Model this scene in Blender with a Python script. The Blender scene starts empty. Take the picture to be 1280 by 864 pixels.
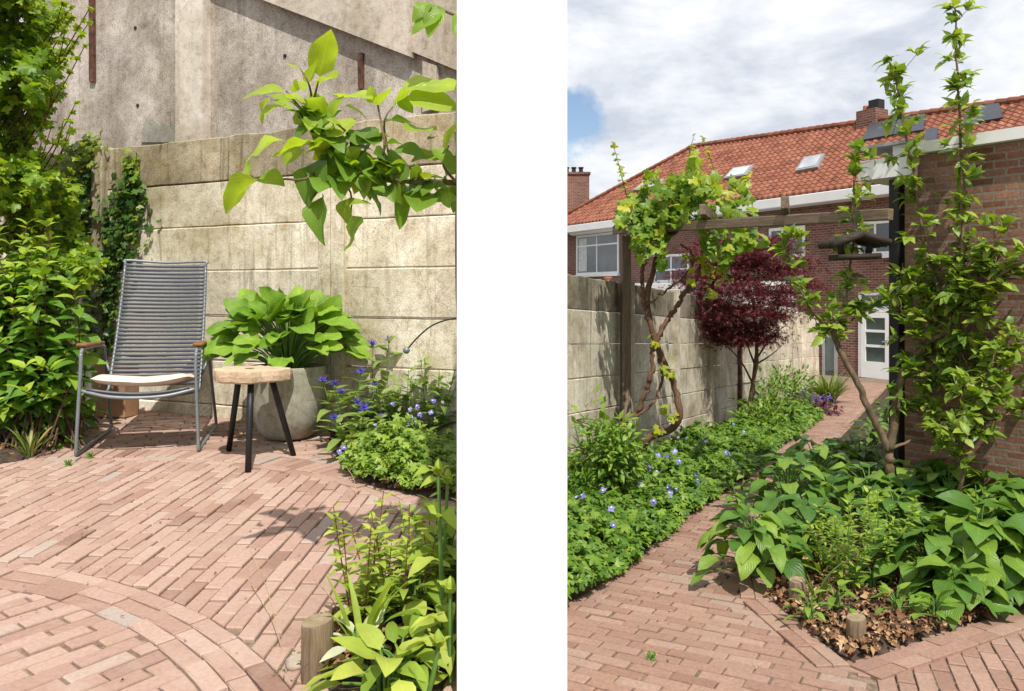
import bpy, bmesh, math, random
import numpy as np
from mathutils import Vector, Matrix
R = math.radians
random.seed(7); rng = np.random.default_rng(7)
scn = bpy.context.scene
COL = scn.collection
# ------------------------------------------------------------------ camera
CAMZ = 1.6; HOR = 370.0; FOC = 1000.0
cam = bpy.data.cameras.new('camera'); camo = bpy.data.objects.new('camera', cam); COL.objects.link(camo)
camo.location = (0, 0, CAMZ); camo.rotation_euler = (R(90), 0, 0)
cam.sensor_width = 36; cam.lens = 36*FOC/1280; cam.shift_y = -(432-HOR)/1280
cam.clip_start = 0.05; cam.clip_end = 2000
scn.camera = camo
# ------------------------------------------------------------------ sky and sun
SUN_EL, SUN_AZ = R(57), R(15)          # azimuth: from behind the camera, a little to its right
sv = Vector((math.sin(SUN_AZ)*math.cos(SUN_EL), -math.cos(SUN_AZ)*math.cos(SUN_EL), math.sin(SUN_EL)))
W = bpy.data.worlds.new("World"); scn.world = W; W.use_nodes = True
nt = W.node_tree; nt.nodes.clear()
def N(nt, typ, **kw):
    n = nt.nodes.new(typ)
    for k, v in kw.items():
        if k in n.inputs: n.inputs[k].default_value = v
        else: setattr(n, k, v)
    return n
out = N(nt, 'ShaderNodeOutputWorld'); bg = N(nt, 'ShaderNodeBackground', Strength=0.112)
sky = N(nt, 'ShaderNodeTexSky', sky_type='NISHITA', sun_disc=False, sun_elevation=SUN_EL, sun_rotation=math.pi-SUN_AZ)
tc = N(nt, 'ShaderNodeTexCoord')
mp = N(nt, 'ShaderNodeMapping'); mp.inputs['Scale'].default_value = (1, 1, 2.2)
n1 = N(nt, 'ShaderNodeTexNoise', Scale=2.6, Detail=9.0, Roughness=0.56, Distortion=0.35)
n2 = N(nt, 'ShaderNodeTexNoise', Scale=6.5, Detail=7.0, Roughness=0.6, Distortion=0.2)
dist = N(nt, 'ShaderNodeVectorMath', operation='DISTANCE'); dist.inputs[1].default_value = Vector((0.075, 1, 0.215)).normalized()
nrmz = N(nt, 'ShaderNodeVectorMath', operation='NORMALIZE')
L = nt.links.new
L(tc.outputs['Generated'], mp.inputs['Vector']); L(mp.outputs['Vector'], n1.inputs['Vector']); L(mp.outputs['Vector'], n2.inputs['Vector'])
L(tc.outputs['Generated'], nrmz.inputs[0]); L(nrmz.outputs[0], dist.inputs[0])
# clear patch: where this distance is small the cloud opens
mr = N(nt, 'ShaderNodeMapRange'); mr.inputs['From Min'].default_value = 0.0; mr.inputs['From Max'].default_value = 0.085
mr.inputs['To Min'].default_value = -0.20; mr.inputs['To Max'].default_value = 0.20
dn = N(nt, 'ShaderNodeTexNoise', Scale=11.0, Detail=6.0, Roughness=0.6); L(tc.outputs['Generated'], dn.inputs['Vector'])
dw = N(nt, 'ShaderNodeMath', operation='MULTIPLY_ADD'); dw.inputs[1].default_value = 0.16; dw.inputs[2].default_value = -0.075; L(dn.outputs['Fac'], dw.inputs[0])
da = N(nt, 'ShaderNodeMath', operation='ADD'); L(dist.outputs['Value'], da.inputs[0]); L(dw.outputs[0], da.inputs[1])
L(da.outputs[0], mr.inputs['Value'])
ad = N(nt, 'ShaderNodeMath', operation='ADD'); L(n1.outputs['Fac'], ad.inputs[0]); L(mr.outputs['Result'], ad.inputs[1])
cr = N(nt, 'ShaderNodeValToRGB'); cr.color_ramp.elements[0].position = 0.40; cr.color_ramp.elements[1].position = 0.52
L(ad.outputs[0], cr.inputs['Fac'])
cc = N(nt, 'ShaderNodeValToRGB')
cc.color_ramp.elements[0].position = 0.36; cc.color_ramp.elements[0].color = (4.3, 4.65, 5.3, 1)
cc.color_ramp.elements[1].position = 0.62; cc.color_ramp.elements[1].color = (7.0, 7.1, 7.4, 1)
L(n2.outputs['Fac'], cc.inputs['Fac'])
mx = N(nt, 'ShaderNodeMixRGB'); L(cr.outputs['Color'], mx.inputs['Fac']); L(sky.outputs['Color'], mx.inputs['Color1']); L(cc.outputs['Color'], mx.inputs['Color2'])
L(mx.outputs['Color'], bg.inputs['Color']); L(bg.outputs['Background'], out.inputs['Surface'])
sl = bpy.data.lights.new('sun', 'SUN'); sl.energy = 4.1; sl.angle = R(0.6); sl.color = (1.0, 0.95, 0.87)
so = bpy.data.objects.new('sun', sl); COL.objects.link(so); so.location = (0, -5, 12)
so.rotation_euler = (-sv).to_track_quat('-Z', 'Y').to_euler()
scn.view_settings.view_transform = 'Standard'; scn.view_settings.look = 'None'
scn.view_settings.gamma = 1; scn.view_settings.use_curve_mapping = False
scn.view_settings.exposure = 0.40

# ------------------------------------------------------------------ survey: picture measurements to ground points
def zL(x, y): return CAMZ - 1.13 + 0.04*y          # the raised terrace of the left garden climbs gently to its back wall
def zR(x, y): return CAMZ - 1.49 - 0.035*min(y, 26) # the right garden falls gently towards the house
def PL(px, py): y = 1130.0/(py-330); return np.array(((px-640)*y/FOC, y, zL(0, y)))
def PR(px, py): y = 1490.0/(py-405); return np.array(((px-640)*y/FOC, y, zR(0, y)))
def at(px, py, y): return np.array(((px-640)*y/FOC, y, CAMZ+(HOR-py)*y/FOC))
def nrm(v): v = np.asarray(v, float); return v/(np.linalg.norm(v)+1e-12)
UP = np.array((0, 0, 1.0))

# ------------------------------------------------------------------ object helpers
def tag(o, label=None, cat=None, group=None, kind=None):
    if label: o['label'] = label
    if cat: o['category'] = cat
    if group: o['group'] = group
    if kind: o['kind'] = kind
    return o
def thing(name, label, cat, loc=(0, 0, 0), rz=0, group=None):
    o = bpy.data.objects.new(name, None); COL.objects.link(o); o.empty_display_size = 0.1
    o.location = [float(c) for c in loc]; o.rotation_euler = (0, 0, rz)
    return tag(o, label, cat, group)
class MB:
    """collects shapes; build() links them as one mesh object"""
    def __init__(s): s.v = []; s.f = []; s.t = []; s.n = 0; s.uv = None; s.mi = []
    def add(s, vs, fs, tone=0.5, mi=0):
        vs = np.asarray(vs, float); s.v.append(vs); s.t.append(np.full(len(vs), tone) if np.isscalar(tone) else np.asarray(tone))
        for f in fs: s.f.append([i+s.n for i in f]); s.mi.append(mi)
        s.n += len(vs); return s
    def box(s, c, size, rz=0, tone=0.5, bev=0.0, jit=0.0, mi=0):
        hx, hy, hz = [q/2 for q in size]
        if bev <= 0:
            P = np.array([(x, y, z) for z in (-hz, hz) for y in (-hy, hy) for x in (-hx, hx)], float)
            F = [(0, 2, 3, 1), (4, 5, 7, 6), (0, 1, 5, 4), (2, 6, 7, 3), (0, 4, 6, 2), (1, 3, 7, 5)]
        else:
            bm = bmesh.new(); bmesh.ops.create_cube(bm, size=1)
            bmesh.ops.scale(bm, vec=(2*hx, 2*hy, 2*hz), verts=bm.verts)
            bmesh.ops.bevel(bm, geom=bm.edges[:], offset=bev, segments=2, affect='EDGES', profile=0.5)
            bm.verts.ensure_lookup_table()
            P = np.array([v.co[:] for v in bm.verts]); F = [[v.index for v in f.verts] for f in bm.faces]; bm.free()
        if jit: P = P + rng.normal(0, jit, P.shape)
        ca, sa = math.cos(rz), math.sin(rz)
        P = np.stack((P[:, 0]*ca-P[:, 1]*sa, P[:, 0]*sa+P[:, 1]*ca, P[:, 2]), 1) + np.asarray(c, float)
        return s.add(P, F, tone, mi)
    def slab(s, p0, p1, th, z0, z1, tone=0.5, bev=0.0, side=0):
        """upright slab from ground point p0 to p1"""
        p0 = np.asarray(p0, float)[:2]; p1 = np.asarray(p1, float)[:2]; d = p1-p0; l = np.hypot(*d)
        nn = np.array((-d[1], d[0]))/l; c = (p0+p1)/2 + nn*side
        return s.box((c[0], c[1], (z0+z1)/2), (l, th, z1-z0), math.atan2(d[1], d[0]), tone, bev)
    def tube(s, pts, rad, k=8, tone=0.5, cap=True):
        pts = np.asarray(pts, float); n = len(pts); rad = np.full(n, rad) if np.isscalar(rad) else np.asarray(rad, float)
        T = np.gradient(pts, axis=0); T /= np.linalg.norm(T, axis=1)[:, None]+1e-12
        a = np.array((0, 0, 1.0)) if abs(T[0][2]) < 0.9 else np.array((1.0, 0, 0))
        u = nrm(np.cross(T[0], a)); V = []
        ang = np.linspace(0, 2*math.pi, k, endpoint=False)
        for i in range(n):
            u = nrm(u-T[i]*u.dot(T[i])); w = np.cross(T[i], u)
            V.append(pts[i]+rad[i]*(np.cos(ang)[:, None]*u+np.sin(ang)[:, None]*w))
        V = np.concatenate(V); F = []
        for i in range(n-1):
            for j in range(k):
                j2 = (j+1) % k; F.append((i*k+j, i*k+j2, (i+1)*k+j2, (i+1)*k+j))
        if cap: F.append(tuple(range(k-1, -1, -1))); F.append(tuple((n-1)*k+j for j in range(k)))
        return s.add(V, F, tone)
    def lathe(s, prof, c, k=48, tone=0.5, wob=None):
        ang = np.linspace(0, 2*math.pi, k, endpoint=False); V = []
        for r, z in prof: V.append(np.stack((r*np.cos(ang), r*np.sin(ang), np.full(k, z)), 1))
        V = np.concatenate(V); F = []
        for i in range(len(prof)-1):
            for j in range(k):
                j2 = (j+1) % k; F.append((i*k+j, i*k+j2, (i+1)*k+j2, (i+1)*k+j))
        return s.add(V+np.asarray(c, float), F, tone)
    def prism(s, poly, z0, z1, tone=0.5):
        poly = np.asarray(poly, float); n = len(poly)
        V = np.concatenate((np.c_[poly, np.full(n, z0)], np.c_[poly, np.full(n, z1)]))
        F = [tuple(range(n-1, -1, -1)), tuple(range(n, 2*n))]+[(i, (i+1) % n, n+(i+1) % n, n+i) for i in range(n)]
        return s.add(V, F, tone)
    def build(s, name, mat, parent=None, base=None, smooth=False, local=False, uvbox=True):
        V = np.concatenate(s.v); T = np.concatenate(s.t)
        if parent is not None and not local: V = V-np.array(parent.location)
        if base is not None and parent is None: V = V-np.asarray(base, float)
        me = bpy.data.meshes.new(name); me.from_pydata(V.tolist(), [], s.f); 
        a = me.attributes.new('tone', 'FLOAT', 'POINT'); a.data.foreach_set('value', T.astype(np.float32))
        mats = mat if isinstance(mat, (list, tuple)) else [mat]
        for m in mats: me.materials.append(m)
        if len(mats) > 1: me.polygons.foreach_set('material_index', np.array(s.mi, np.int32))
        if smooth: me.polygons.foreach_set('use_smooth', np.ones(len(me.polygons), bool))
        if uvbox: box_uv(me)
        o = bpy.data.objects.new(name, me); COL.objects.link(o)
        if parent is not None: o.parent = parent
        elif base is not None: o.location = [float(c) for c in base]
        return o
def box_uv(me):
    """metres: u runs along the face horizontally, v up it"""
    uv = me.uv_layers.new(name='UVMap')
    nl = len(me.loops); vi = np.empty(nl, np.int32); me.loops.foreach_get('vertex_index', vi)
    co = np.empty(len(me.vertices)*3, np.float32); me.vertices.foreach_get('co', co); co = co.reshape(-1, 3)
    pn = np.empty(len(me.polygons)*3, np.float32); me.polygons.foreach_get('normal', pn); pn = pn.reshape(-1, 3)
    lt = np.empty(len(me.polygons), np.int32); me.polygons.foreach_get('loop_total', lt)
    n = np.repeat(pn, lt, axis=0); p = co[vi]
    flat = np.abs(n[:, 2]) > 0.8
    h = np.stack((-n[:, 1], n[:, 0]), 1); h /= np.linalg.norm(h, axis=1)[:, None]+1e-9
    u = np.where(flat, p[:, 0], p[:, 0]*h[:, 0]+p[:, 1]*h[:, 1]); v = np.where(flat, p[:, 1], p[:, 2])
    uv.data.foreach_set('uv', np.stack((u, v), 1).astype(np.float32).ravel())

# ------------------------------------------------------------------ materials
def newmat(name):
    m = bpy.data.materials.new(name); m.use_nodes = True; t = m.node_tree; t.nodes.clear()
    o = N(t, 'ShaderNodeOutputMaterial'); p = N(t, 'ShaderNodeBsdfPrincipled'); t.links.new(p.outputs[0], o.inputs[0])
    return m, t, p, o
def ramp(t, fac, stops):
    r = N(t, 'ShaderNodeValToRGB'); e = r.color_ramp.elements
    while len(e) < len(stops): e.new(0.5)
    for i, (pos, c) in enumerate(stops): e[i].position = pos; e[i].color = (*c, 1)
    t.links.new(fac, r.inputs['Fac']); return r.outputs['Color']
def mixc(t, a, b, fac, mode='MIX'):
    m = N(t, 'ShaderNodeMixRGB', blend_type=mode)
    for s, q in (('Fac', fac), ('Color1', a), ('Color2', b)):
        if hasattr(q, 'is_output'): t.links.new(q, m.inputs[s])
        elif s == 'Fac': m.inputs[s].default_value = q
        else: m.inputs[s].default_value = (*q, 1)
    return m.outputs['Color']
def coords(t, kind='Object', scale=(1, 1, 1)):
    c = N(t, 'ShaderNodeTexCoord'); m = N(t, 'ShaderNodeMapping'); m.inputs['Scale'].default_value = scale
    t.links.new(c.outputs[kind], m.inputs['Vector']); return m.outputs['Vector']
def noise(t, vec, scale, detail=4, rough=0.6, dist=0.0):
    n = N(t, 'ShaderNodeTexNoise', Scale=scale, Detail=detail, Roughness=rough, Distortion=dist); t.links.new(vec, n.inputs['Vector']); return n.outputs['Fac']
def bump(t, p, h, strength, distance=0.01):
    b = N(t, 'ShaderNodeBump', Strength=strength, Distance=distance); t.links.new(h, b.inputs['Height']); t.links.new(b.outputs[0], p.inputs['Normal'])
def mul(t, a, k):
    m = N(t, 'ShaderNodeMath', operation='MULTIPLY'); t.links.new(a, m.inputs[0]); m.inputs[1].default_value = k; return m.outputs[0]
def tone_of(t): a = N(t, 'ShaderNodeAttribute', attribute_name='tone'); return a.outputs['Fac']
def plain(name, col, rough=0.6, var=0.12, scale=8, bmp=0.1, metal=0.0, spec=0.4):
    m, t, p, o = newmat(name); v = coords(t)
    n = noise(t, v, scale, 6)
    c0 = [c*(1-var*1.6) for c in col]; c1 = [min(1, c*(1+var*1.6)) for c in col]
    t.links.new(ramp(t, n, [(0.3, c0), (0.7, c1)]), p.inputs['Base Color'])
    p.inputs['Roughness'].default_value = rough; p.inputs['Metallic'].default_value = metal; p.inputs['Specular IOR Level'].default_value = spec
    if bmp: bump(t, p, noise(t, v, scale*6, 4), bmp, 0.004)
    return m
def leafmat(name, stops, trans=0.34, rough=0.42, spec=0.35, vein=0.0, tcol=(1.5, 1.55, 0.5)):
    m, t, p, o = newmat(name); c = ramp(t, tone_of(t), stops)
    v = coords(t); n = noise(t, v, 9, 3)
    c = mixc(t, c, ramp(t, n, [(0.3, (0.78, 0.78, 0.78)), (0.7, (1.15, 1.12, 1.05))]), 1.0, 'MULTIPLY')
    if vein:
        uv = N(t, 'ShaderNodeUVMap'); sx = N(t, 'ShaderNodeSeparateXYZ'); t.links.new(uv.outputs[0], sx.inputs[0])
        ab = N(t, 'ShaderNodeMath', operation='ABSOLUTE'); t.links.new(sx.outputs[0], ab.inputs[0])
        m1 = N(t, 'ShaderNodeMath', operation='MULTIPLY_ADD'); t.links.new(ab.outputs[0], m1.inputs[0]); m1.inputs[1].default_value = -0.55; t.links.new(sx.outputs[1], m1.inputs[2])
        m2 = mul(t, m1.outputs[0], 52); sn = N(t, 'ShaderNodeMath', operation='SINE'); t.links.new(m2, sn.inputs[0])
        c = mixc(t, c, ramp(t, sn.outputs[0], [(0.0, (1, 1, 1)), (0.75, (1, 1, 1)), (1.0, (1.3, 1.25, 1.15))]), vein, 'MULTIPLY')
        mid = ramp(t, ab.outputs[0], [(0.0, (1.5, 1.4, 1.3)), (0.06, (1, 1, 1))]); c = mixc(t, c, mid, vein, 'MULTIPLY')
        bump(t, p, sn.outputs[0], 0.35*vein, 0.004)
    t.links.new(c, p.inputs['Base Color']); p.inputs['Roughness'].default_value = rough; p.inputs['Specular IOR Level'].default_value = spec
    tr = N(t, 'ShaderNodeBsdfTranslucent'); tcn = mixc(t, c, tcol, 1.0, 'MULTIPLY'); t.links.new(tcn, tr.inputs['Color'])
    ms = N(t, 'ShaderNodeMixShader', Fac=trans); t.links.new(p.outputs[0], ms.inputs[1]); t.links.new(tr.outputs[0], ms.inputs[2]); t.links.new(ms.outputs[0], o.inputs[0])
    return m
def concrete(name, c_lo, c_hi, stain=(0.10, 0.09, 0.06), st=0.5, gravel=0.25, streak=True, moss=None, cracks=False):
    m, t, p, o = newmat(name); v = coords(t); 
    c = ramp(t, noise(t, v, 1.7, 8, 0.65, 0.3), [(0.38, c_lo), (0.60, c_hi)])
    g = noise(t, v, 95, 3, 0.7); c = mixc(t, c, ramp(t, g, [(0.30, (0.42, 0.40, 0.36)), (0.52, (1, 1, 1)), (0.72, (1.12, 1.1, 1.06))]), gravel*1.6 if gravel < .6 else 1.0, 'MULTIPLY')
    sv_ = coords(t, 'Object', (9, 9, 0.6)) if streak else v
    s1 = noise(t, sv_, 1.6, 7, 0.7, 0.6)
    c = mixc(t, c, stain, mixc(t, (0, 0, 0), ramp(t, s1, [(0.53, (0, 0, 0)), (0.68, (st, st, st))]), 1.0))
    s2 = noise(t, v, 4.5, 9, 0.72, 0.5)
    c = mixc(t, c, stain, ramp(t, s2, [(0.56, (0, 0, 0)), (0.75, (st*0.7,)*3)]))
    if moss:
        s3 = noise(t, v, 2.6, 9, 0.75, 0.8); c = mixc(t, c, moss, ramp(t, s3, [(0.50, (0, 0, 0)), (0.72, (0.65,)*3)]))
    if cracks:
        vo = N(t, 'ShaderNodeTexVoronoi', feature='DISTANCE_TO_EDGE', Scale=3.1); dv = noise(t, v, 3.0, 5)
        add = N(t, 'ShaderNodeMixRGB', blend_type='ADD'); add.inputs['Fac'].default_value = 0.35; t.links.new(v, add.inputs['Color1']); t.links.new(dv, add.inputs['Color2']); t.links.new(add.outputs[0], vo.inputs['Vector'])
        c = mixc(t, c, (0.13, 0.10, 0.06), ramp(t, vo.outputs['Distance'], [(0.0, (0.5,)*3), (0.010, (0, 0, 0))]))
    lv = noise(t, coords(t, 'Object', (1, 1, 0.7)), 0.9, 9, 0.72, 0.9); c = mixc(t, c, ramp(t, lv, [(0.40, (0.68, 0.64, 0.56)), (0.56, (1.06, 1.05, 1.04))]), 0.85, 'MULTIPLY')
    sp = noise(t, v, 13, 8, 0.8, 0.4); c = mixc(t, c, ramp(t, sp, [(0.36, (0.62, 0.58, 0.5)), (0.50, (1, 1, 1)), (0.66, (1.08, 1.08, 1.08))]), 0.8, 'MULTIPLY')
    tn = ramp(t, tone_of(t), [(0, (0.82, 0.80, 0.78)), (1, (1.10, 1.09, 1.07))]); c = mixc(t, c, tn, 1.0, 'MULTIPLY')
    t.links.new(c, p.inputs['Base Color']); p.inputs['Roughness'].default_value = 0.92; p.inputs['Specular IOR Level'].default_value = 0.15
    hn = N(t, 'ShaderNodeMath', operation='ADD'); t.links.new(g, hn.inputs[0]); t.links.new(noise(t, v, 22, 6), hn.inputs[1])
    bump(t, p, hn.outputs[0], 0.5, 0.006)
    return m
def brickmat(name, cols, mortar, bw=0.215, bh=0.065, ms=0.010, var=0.3, rough=0.85, bmp=0.6):
    m, t, p, o = newmat(name); uv = N(t, 'ShaderNodeUVMap')
    b = N(t, 'ShaderNodeTexBrick', Scale=1.0, offset=0.5); b.inputs['Brick Width'].default_value = bw; b.inputs['Row Height'].default_value = bh
    b.inputs['Mortar Size'].default_value = ms; b.inputs['Mortar Smooth'].default_value = 0.2; b.inputs['Bias'].default_value = 0.0
    b.inputs['Color1'].default_value = (0, 0, 0, 1); b.inputs['Color2'].default_value = (1, 1, 1, 1); b.inputs['Mortar'].default_value = (0.5, 0.5, 0.5, 1)
    wob = noise(t, uv.outputs[0], 7, 3); vm = N(t, 'ShaderNodeMixRGB', blend_type='ADD'); vm.inputs['Fac'].default_value = 0.012
    t.links.new(uv.outputs[0], vm.inputs['Color1']); t.links.new(wob, vm.inputs['Color2']); t.links.new(vm.outputs[0], b.inputs['Vector'])
    c = ramp(t, b.outputs['Color'], [(i/(len(cols)-1), q) for i, q in enumerate(cols)])
    v = coords(t); g = noise(t, v, 38, 5, 0.7); c = mixc(t, c, ramp(t, g, [(0.3, (1-var,)*3), (0.7, (1+var,)*3)]), 1.0, 'MULTIPLY')
    mc = mixc(t, mortar, ramp(t, noise(t, v, 60, 3), [(0.3, (0.6,)*3), (0.7, (1.2,)*3)]), 1.0, 'MULTIPLY')
    c = mixc(t, c, mc, b.outputs['Fac'])
    c = mixc(t, c, ramp(t, noise(t, v, 1.1, 6, 0.7), [(0.35, (0.72,)*3), (0.65, (1.12,)*3)]), 1.0, 'MULTIPLY')
    t.links.new(c, p.inputs['Base Color']); p.inputs['Roughness'].default_value = rough; p.inputs['Specular IOR Level'].default_value = 0.2
    inv = N(t, 'ShaderNodeMath', operation='SUBTRACT'); inv.inputs[0].default_value = 1.0; t.links.new(b.outputs['Fac'], inv.inputs[1])
    h = N(t, 'ShaderNodeMath', operation='MULTIPLY_ADD'); t.links.new(g, h.inputs[0]); h.inputs[1].default_value = 0.35; t.links.new(inv.outputs[0], h.inputs[2])
    bump(t, p, h.outputs[0], bmp, 0.006)
    return m
def tonemat(name, stops, rough=0.85, grain=40, gv=0.25, bmp=0.4, spec=0.2, dirt=None):
    m, t, p, o = newmat(name); c = ramp(t, tone_of(t), stops); v = coords(t)
    g = noise(t, v, grain, 5, 0.7); c = mixc(t, c, ramp(t, g, [(0.3, (1-gv,)*3), (0.7, (1+gv,)*3)]), 1.0, 'MULTIPLY')
    if dirt: c = mixc(t, c, dirt, ramp(t, noise(t, v, 2.3, 7, 0.7, 0.4), [(0.48, (0, 0, 0)), (0.72, (0.55,)*3)]))
    t.links.new(c, p.inputs['Base Color']); p.inputs['Roughness'].default_value = rough; p.inputs['Specular IOR Level'].default_value = spec
    bump(t, p, g, bmp, 0.004); return m
def woodmat(name, c0, c1, axis=2, scale=3.0, rough=0.75, stretch=14):
    m, t, p, o = newmat(name); s = [stretch]*3; s[axis] = 1.0
    v = coords(t, 'Object', s); n = noise(t, v, scale, 7, 0.65, 0.8)
    c = ramp(t, n, [(0.28, c0), (0.72, c1)]); g = noise(t, v, scale*5, 4); c = mixc(t, c, ramp(t, g, [(0.3, (0.7,)*3), (0.65, (1.1,)*3)]), 1.0, 'MULTIPLY')
    t.links.new(c, p.inputs['Base Color']); p.inputs['Roughness'].default_value = rough; p.inputs['Specular IOR Level'].default_value = 0.25
    bump(t, p, g, 0.5, 0.004); return m
M = {}
PAV = [(0, (0.24, 0.142, 0.108)), (0.22, (0.325, 0.202, 0.157)), (0.5, (0.378, 0.246, 0.194)), (0.75, (0.43, 0.298, 0.24)), (0.93, (0.385, 0.303, 0.255)), (1, (0.34, 0.288, 0.255))]
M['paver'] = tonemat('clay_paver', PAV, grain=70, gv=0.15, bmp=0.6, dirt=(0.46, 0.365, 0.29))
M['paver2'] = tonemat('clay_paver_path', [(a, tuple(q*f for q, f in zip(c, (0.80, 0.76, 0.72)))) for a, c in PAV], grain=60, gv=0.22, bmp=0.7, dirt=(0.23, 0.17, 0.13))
M['joint'] = plain('joint_sand', (0.19, 0.14, 0.10), 0.95, 0.35, 30, 0.4)
M['soil'] = plain('soil', (0.055, 0.036, 0.024), 0.95, 0.5, 25, 0.9)
M['earth'] = plain('earth_ground', (0.10, 0.085, 0.05), 0.95, 0.3, 3, 0.4)
M['added_wall_white'] = plain('added_wall_white', (0.86, 0.86, 0.85), 0.8, 0.008, 2, 0.05)
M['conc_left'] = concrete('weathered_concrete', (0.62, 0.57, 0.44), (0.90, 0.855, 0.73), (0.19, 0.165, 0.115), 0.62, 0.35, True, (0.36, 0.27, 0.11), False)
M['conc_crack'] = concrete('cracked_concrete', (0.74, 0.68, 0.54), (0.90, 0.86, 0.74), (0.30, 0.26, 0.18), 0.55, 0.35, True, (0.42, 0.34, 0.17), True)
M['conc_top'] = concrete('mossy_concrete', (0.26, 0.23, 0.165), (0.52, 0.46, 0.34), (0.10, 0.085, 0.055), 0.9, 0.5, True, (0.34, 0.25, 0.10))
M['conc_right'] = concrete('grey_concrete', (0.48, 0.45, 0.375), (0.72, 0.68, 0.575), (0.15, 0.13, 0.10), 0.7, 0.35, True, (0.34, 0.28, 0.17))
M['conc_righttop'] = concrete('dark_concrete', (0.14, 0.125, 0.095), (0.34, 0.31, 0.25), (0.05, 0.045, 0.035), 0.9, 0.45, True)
M['harl'] = concrete('pebble_render', (0.42, 0.375, 0.345), (0.64, 0.59, 0.55), (0.17, 0.145, 0.13), 0.38, 0.95, True)
M['smooth_conc'] = concrete('smooth_concrete', (0.52, 0.47, 0.41), (0.64, 0.58, 0.51), (0.27, 0.23, 0.19), 0.4, 0.12, True)
M['pale_conc'] = concrete('pale_smooth_concrete', (0.66, 0.60, 0.54), (0.76, 0.70, 0.64), (0.42, 0.36, 0.31), 0.25, 0.08, True)
M['patch'] = concrete('cement_patch', (0.33, 0.33, 0.30), (0.42, 0.42, 0.39), (0.25, 0.25, 0.22), 0.3, 0.15, False)
M['rust'] = plain('rusty_steel', (0.10, 0.045, 0.028), 0.9, 0.5, 12, 0.5)
M['house_brick'] = brickmat('house_brick', [(0.135, 0.046, 0.032), (0.19, 0.07, 0.048), (0.25, 0.098, 0.066), (0.15, 0.06, 0.048)], (0.28, 0.23, 0.19), 0.215, 0.072, 0.012, 0.2)
M['shed_brick'] = brickmat('outbuilding_brick', [(0.16, 0.07, 0.046), (0.26, 0.122, 0.08), (0.33, 0.178, 0.118), (0.22, 0.118, 0.088)], (0.27, 0.22, 0.17), 0.165, 0.056, 0.010, 0.3, 0.85, 0.9)
M['tile'] = tonemat('clay_roof_tile', [(0, (0.12, 0.042, 0.024)), (0.5, (0.235, 0.082, 0.046)), (1, (0.33, 0.14, 0.085))], 0.75, 14, 0.25, 0.2, 0.3, (0.22, 0.07, 0.035))
M['white'] = plain('white_paint', (0.78, 0.78, 0.76), 0.5, 0.03, 4, 0.03)
M['zinc'] = plain('grey_zinc', (0.33, 0.34, 0.35), 0.5, 0.12, 5, 0.05, 0.3)
M['black'] = plain('black_metal', (0.012, 0.012, 0.013), 0.5, 0.2, 6, 0.05)
M['dark'] = plain('dark_interior', (0.025, 0.024, 0.022), 0.9, 0.2, 4, 0)
M['solar'] = plain('solar_glass', (0.05, 0.055, 0.065), 0.35, 0.1, 3, 0.0, 0.0, 0.6)
def glass(name, col, rough=0.04, spec=0.8):
    m, t, p, o = newmat(name); v = coords(t); t.links.new(ramp(t, noise(t, v, 0.9, 3), [(0.35, [c*0.7 for c in col]), (0.65, [c*1.3 for c in col])]), p.inputs['Base Color'])
    p.inputs['Roughness'].default_value = rough; p.inputs['Specular IOR Level'].default_value = spec; return m
M['glass'] = glass('window_glass', (0.09, 0.105, 0.11)); M['glass_green'] = glass('green_glass', (0.06, 0.085, 0.08)); M['glass_sky'] = glass('skylight_glass', (0.40, 0.43, 0.46), 0.12)
M['curtain'] = plain('curtain', (0.55, 0.58, 0.56), 0.9, 0.15, 6, 0)
M['frame'] = plain('grey_steel', (0.20, 0.225, 0.24), 0.45, 0.1, 10, 0.03, 0.3, 0.5)
M['slat'] = plain('grey_plastic_slat', (0.095, 0.102, 0.12), 0.45, 0.06, 10, 0.03, 0.0, 0.5)
M['bamboo'] = woodmat('oiled_wood', (0.16, 0.07, 0.03), (0.30, 0.14, 0.06), 1, 6)
M['cushion'] = plain('cream_fabric', (0.62, 0.53, 0.43), 0.95, 0.06, 30, 0.35)
M['slice'] = woodmat('pale_teak', (0.46, 0.32, 0.20), (0.72, 0.56, 0.40), 0, 4, 0.7, 5)
M['pot'] = concrete('glazed_grey_green', (0.36, 0.37, 0.31), (0.46, 0.46, 0.40), (0.25, 0.24, 0.18), 0.4, 0.08, True)
M['card'] = plain('brown_box', (0.34, 0.19, 0.10), 0.85, 0.12, 6, 0.1)
M['log'] = woodmat('weathered_stake', (0.10, 0.07, 0.042), (0.30, 0.22, 0.14), 2, 4)
M['logtop'] = woodmat('stake_end_grain', (0.20, 0.15, 0.09), (0.36, 0.28, 0.18), 0, 6, 0.8, 2)
M['pergola'] = woodmat('weathered_timber', (0.11, 0.08, 0.052), (0.27, 0.205, 0.14), 0, 2.5)
M['post'] = woodmat('weathered_post', (0.12, 0.085, 0.06), (0.30, 0.225, 0.165), 2, 2.5)
M['feeder'] = woodmat('dark_branch_wood', (0.022, 0.018, 0.014), (0.065, 0.05, 0.038), 0, 5)
M['bark'] = woodmat('brown_bark', (0.075, 0.045, 0.028), (0.21, 0.135, 0.085), 2, 6, 0.9, 5)
M['vine_bark'] = woodmat('vine_bark', (0.07, 0.036, 0.024), (0.22, 0.125, 0.08), 2, 8, 0.95, 6)
M['apple_bark'] = woodmat('apple_bark', (0.085, 0.06, 0.035), (0.23, 0.165, 0.10), 2, 6, 0.85, 3)
M['twig'] = plain('dark_twig', (0.10, 0.055, 0.035), 0.85, 0.25, 20, 0.2)
M['stem'] = plain('green_stem', (0.10, 0.20, 0.035), 0.6, 0.2, 12, 0)
M['redstem'] = plain('red_stem', (0.17, 0.055, 0.035), 0.6, 0.2, 12, 0)
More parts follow.
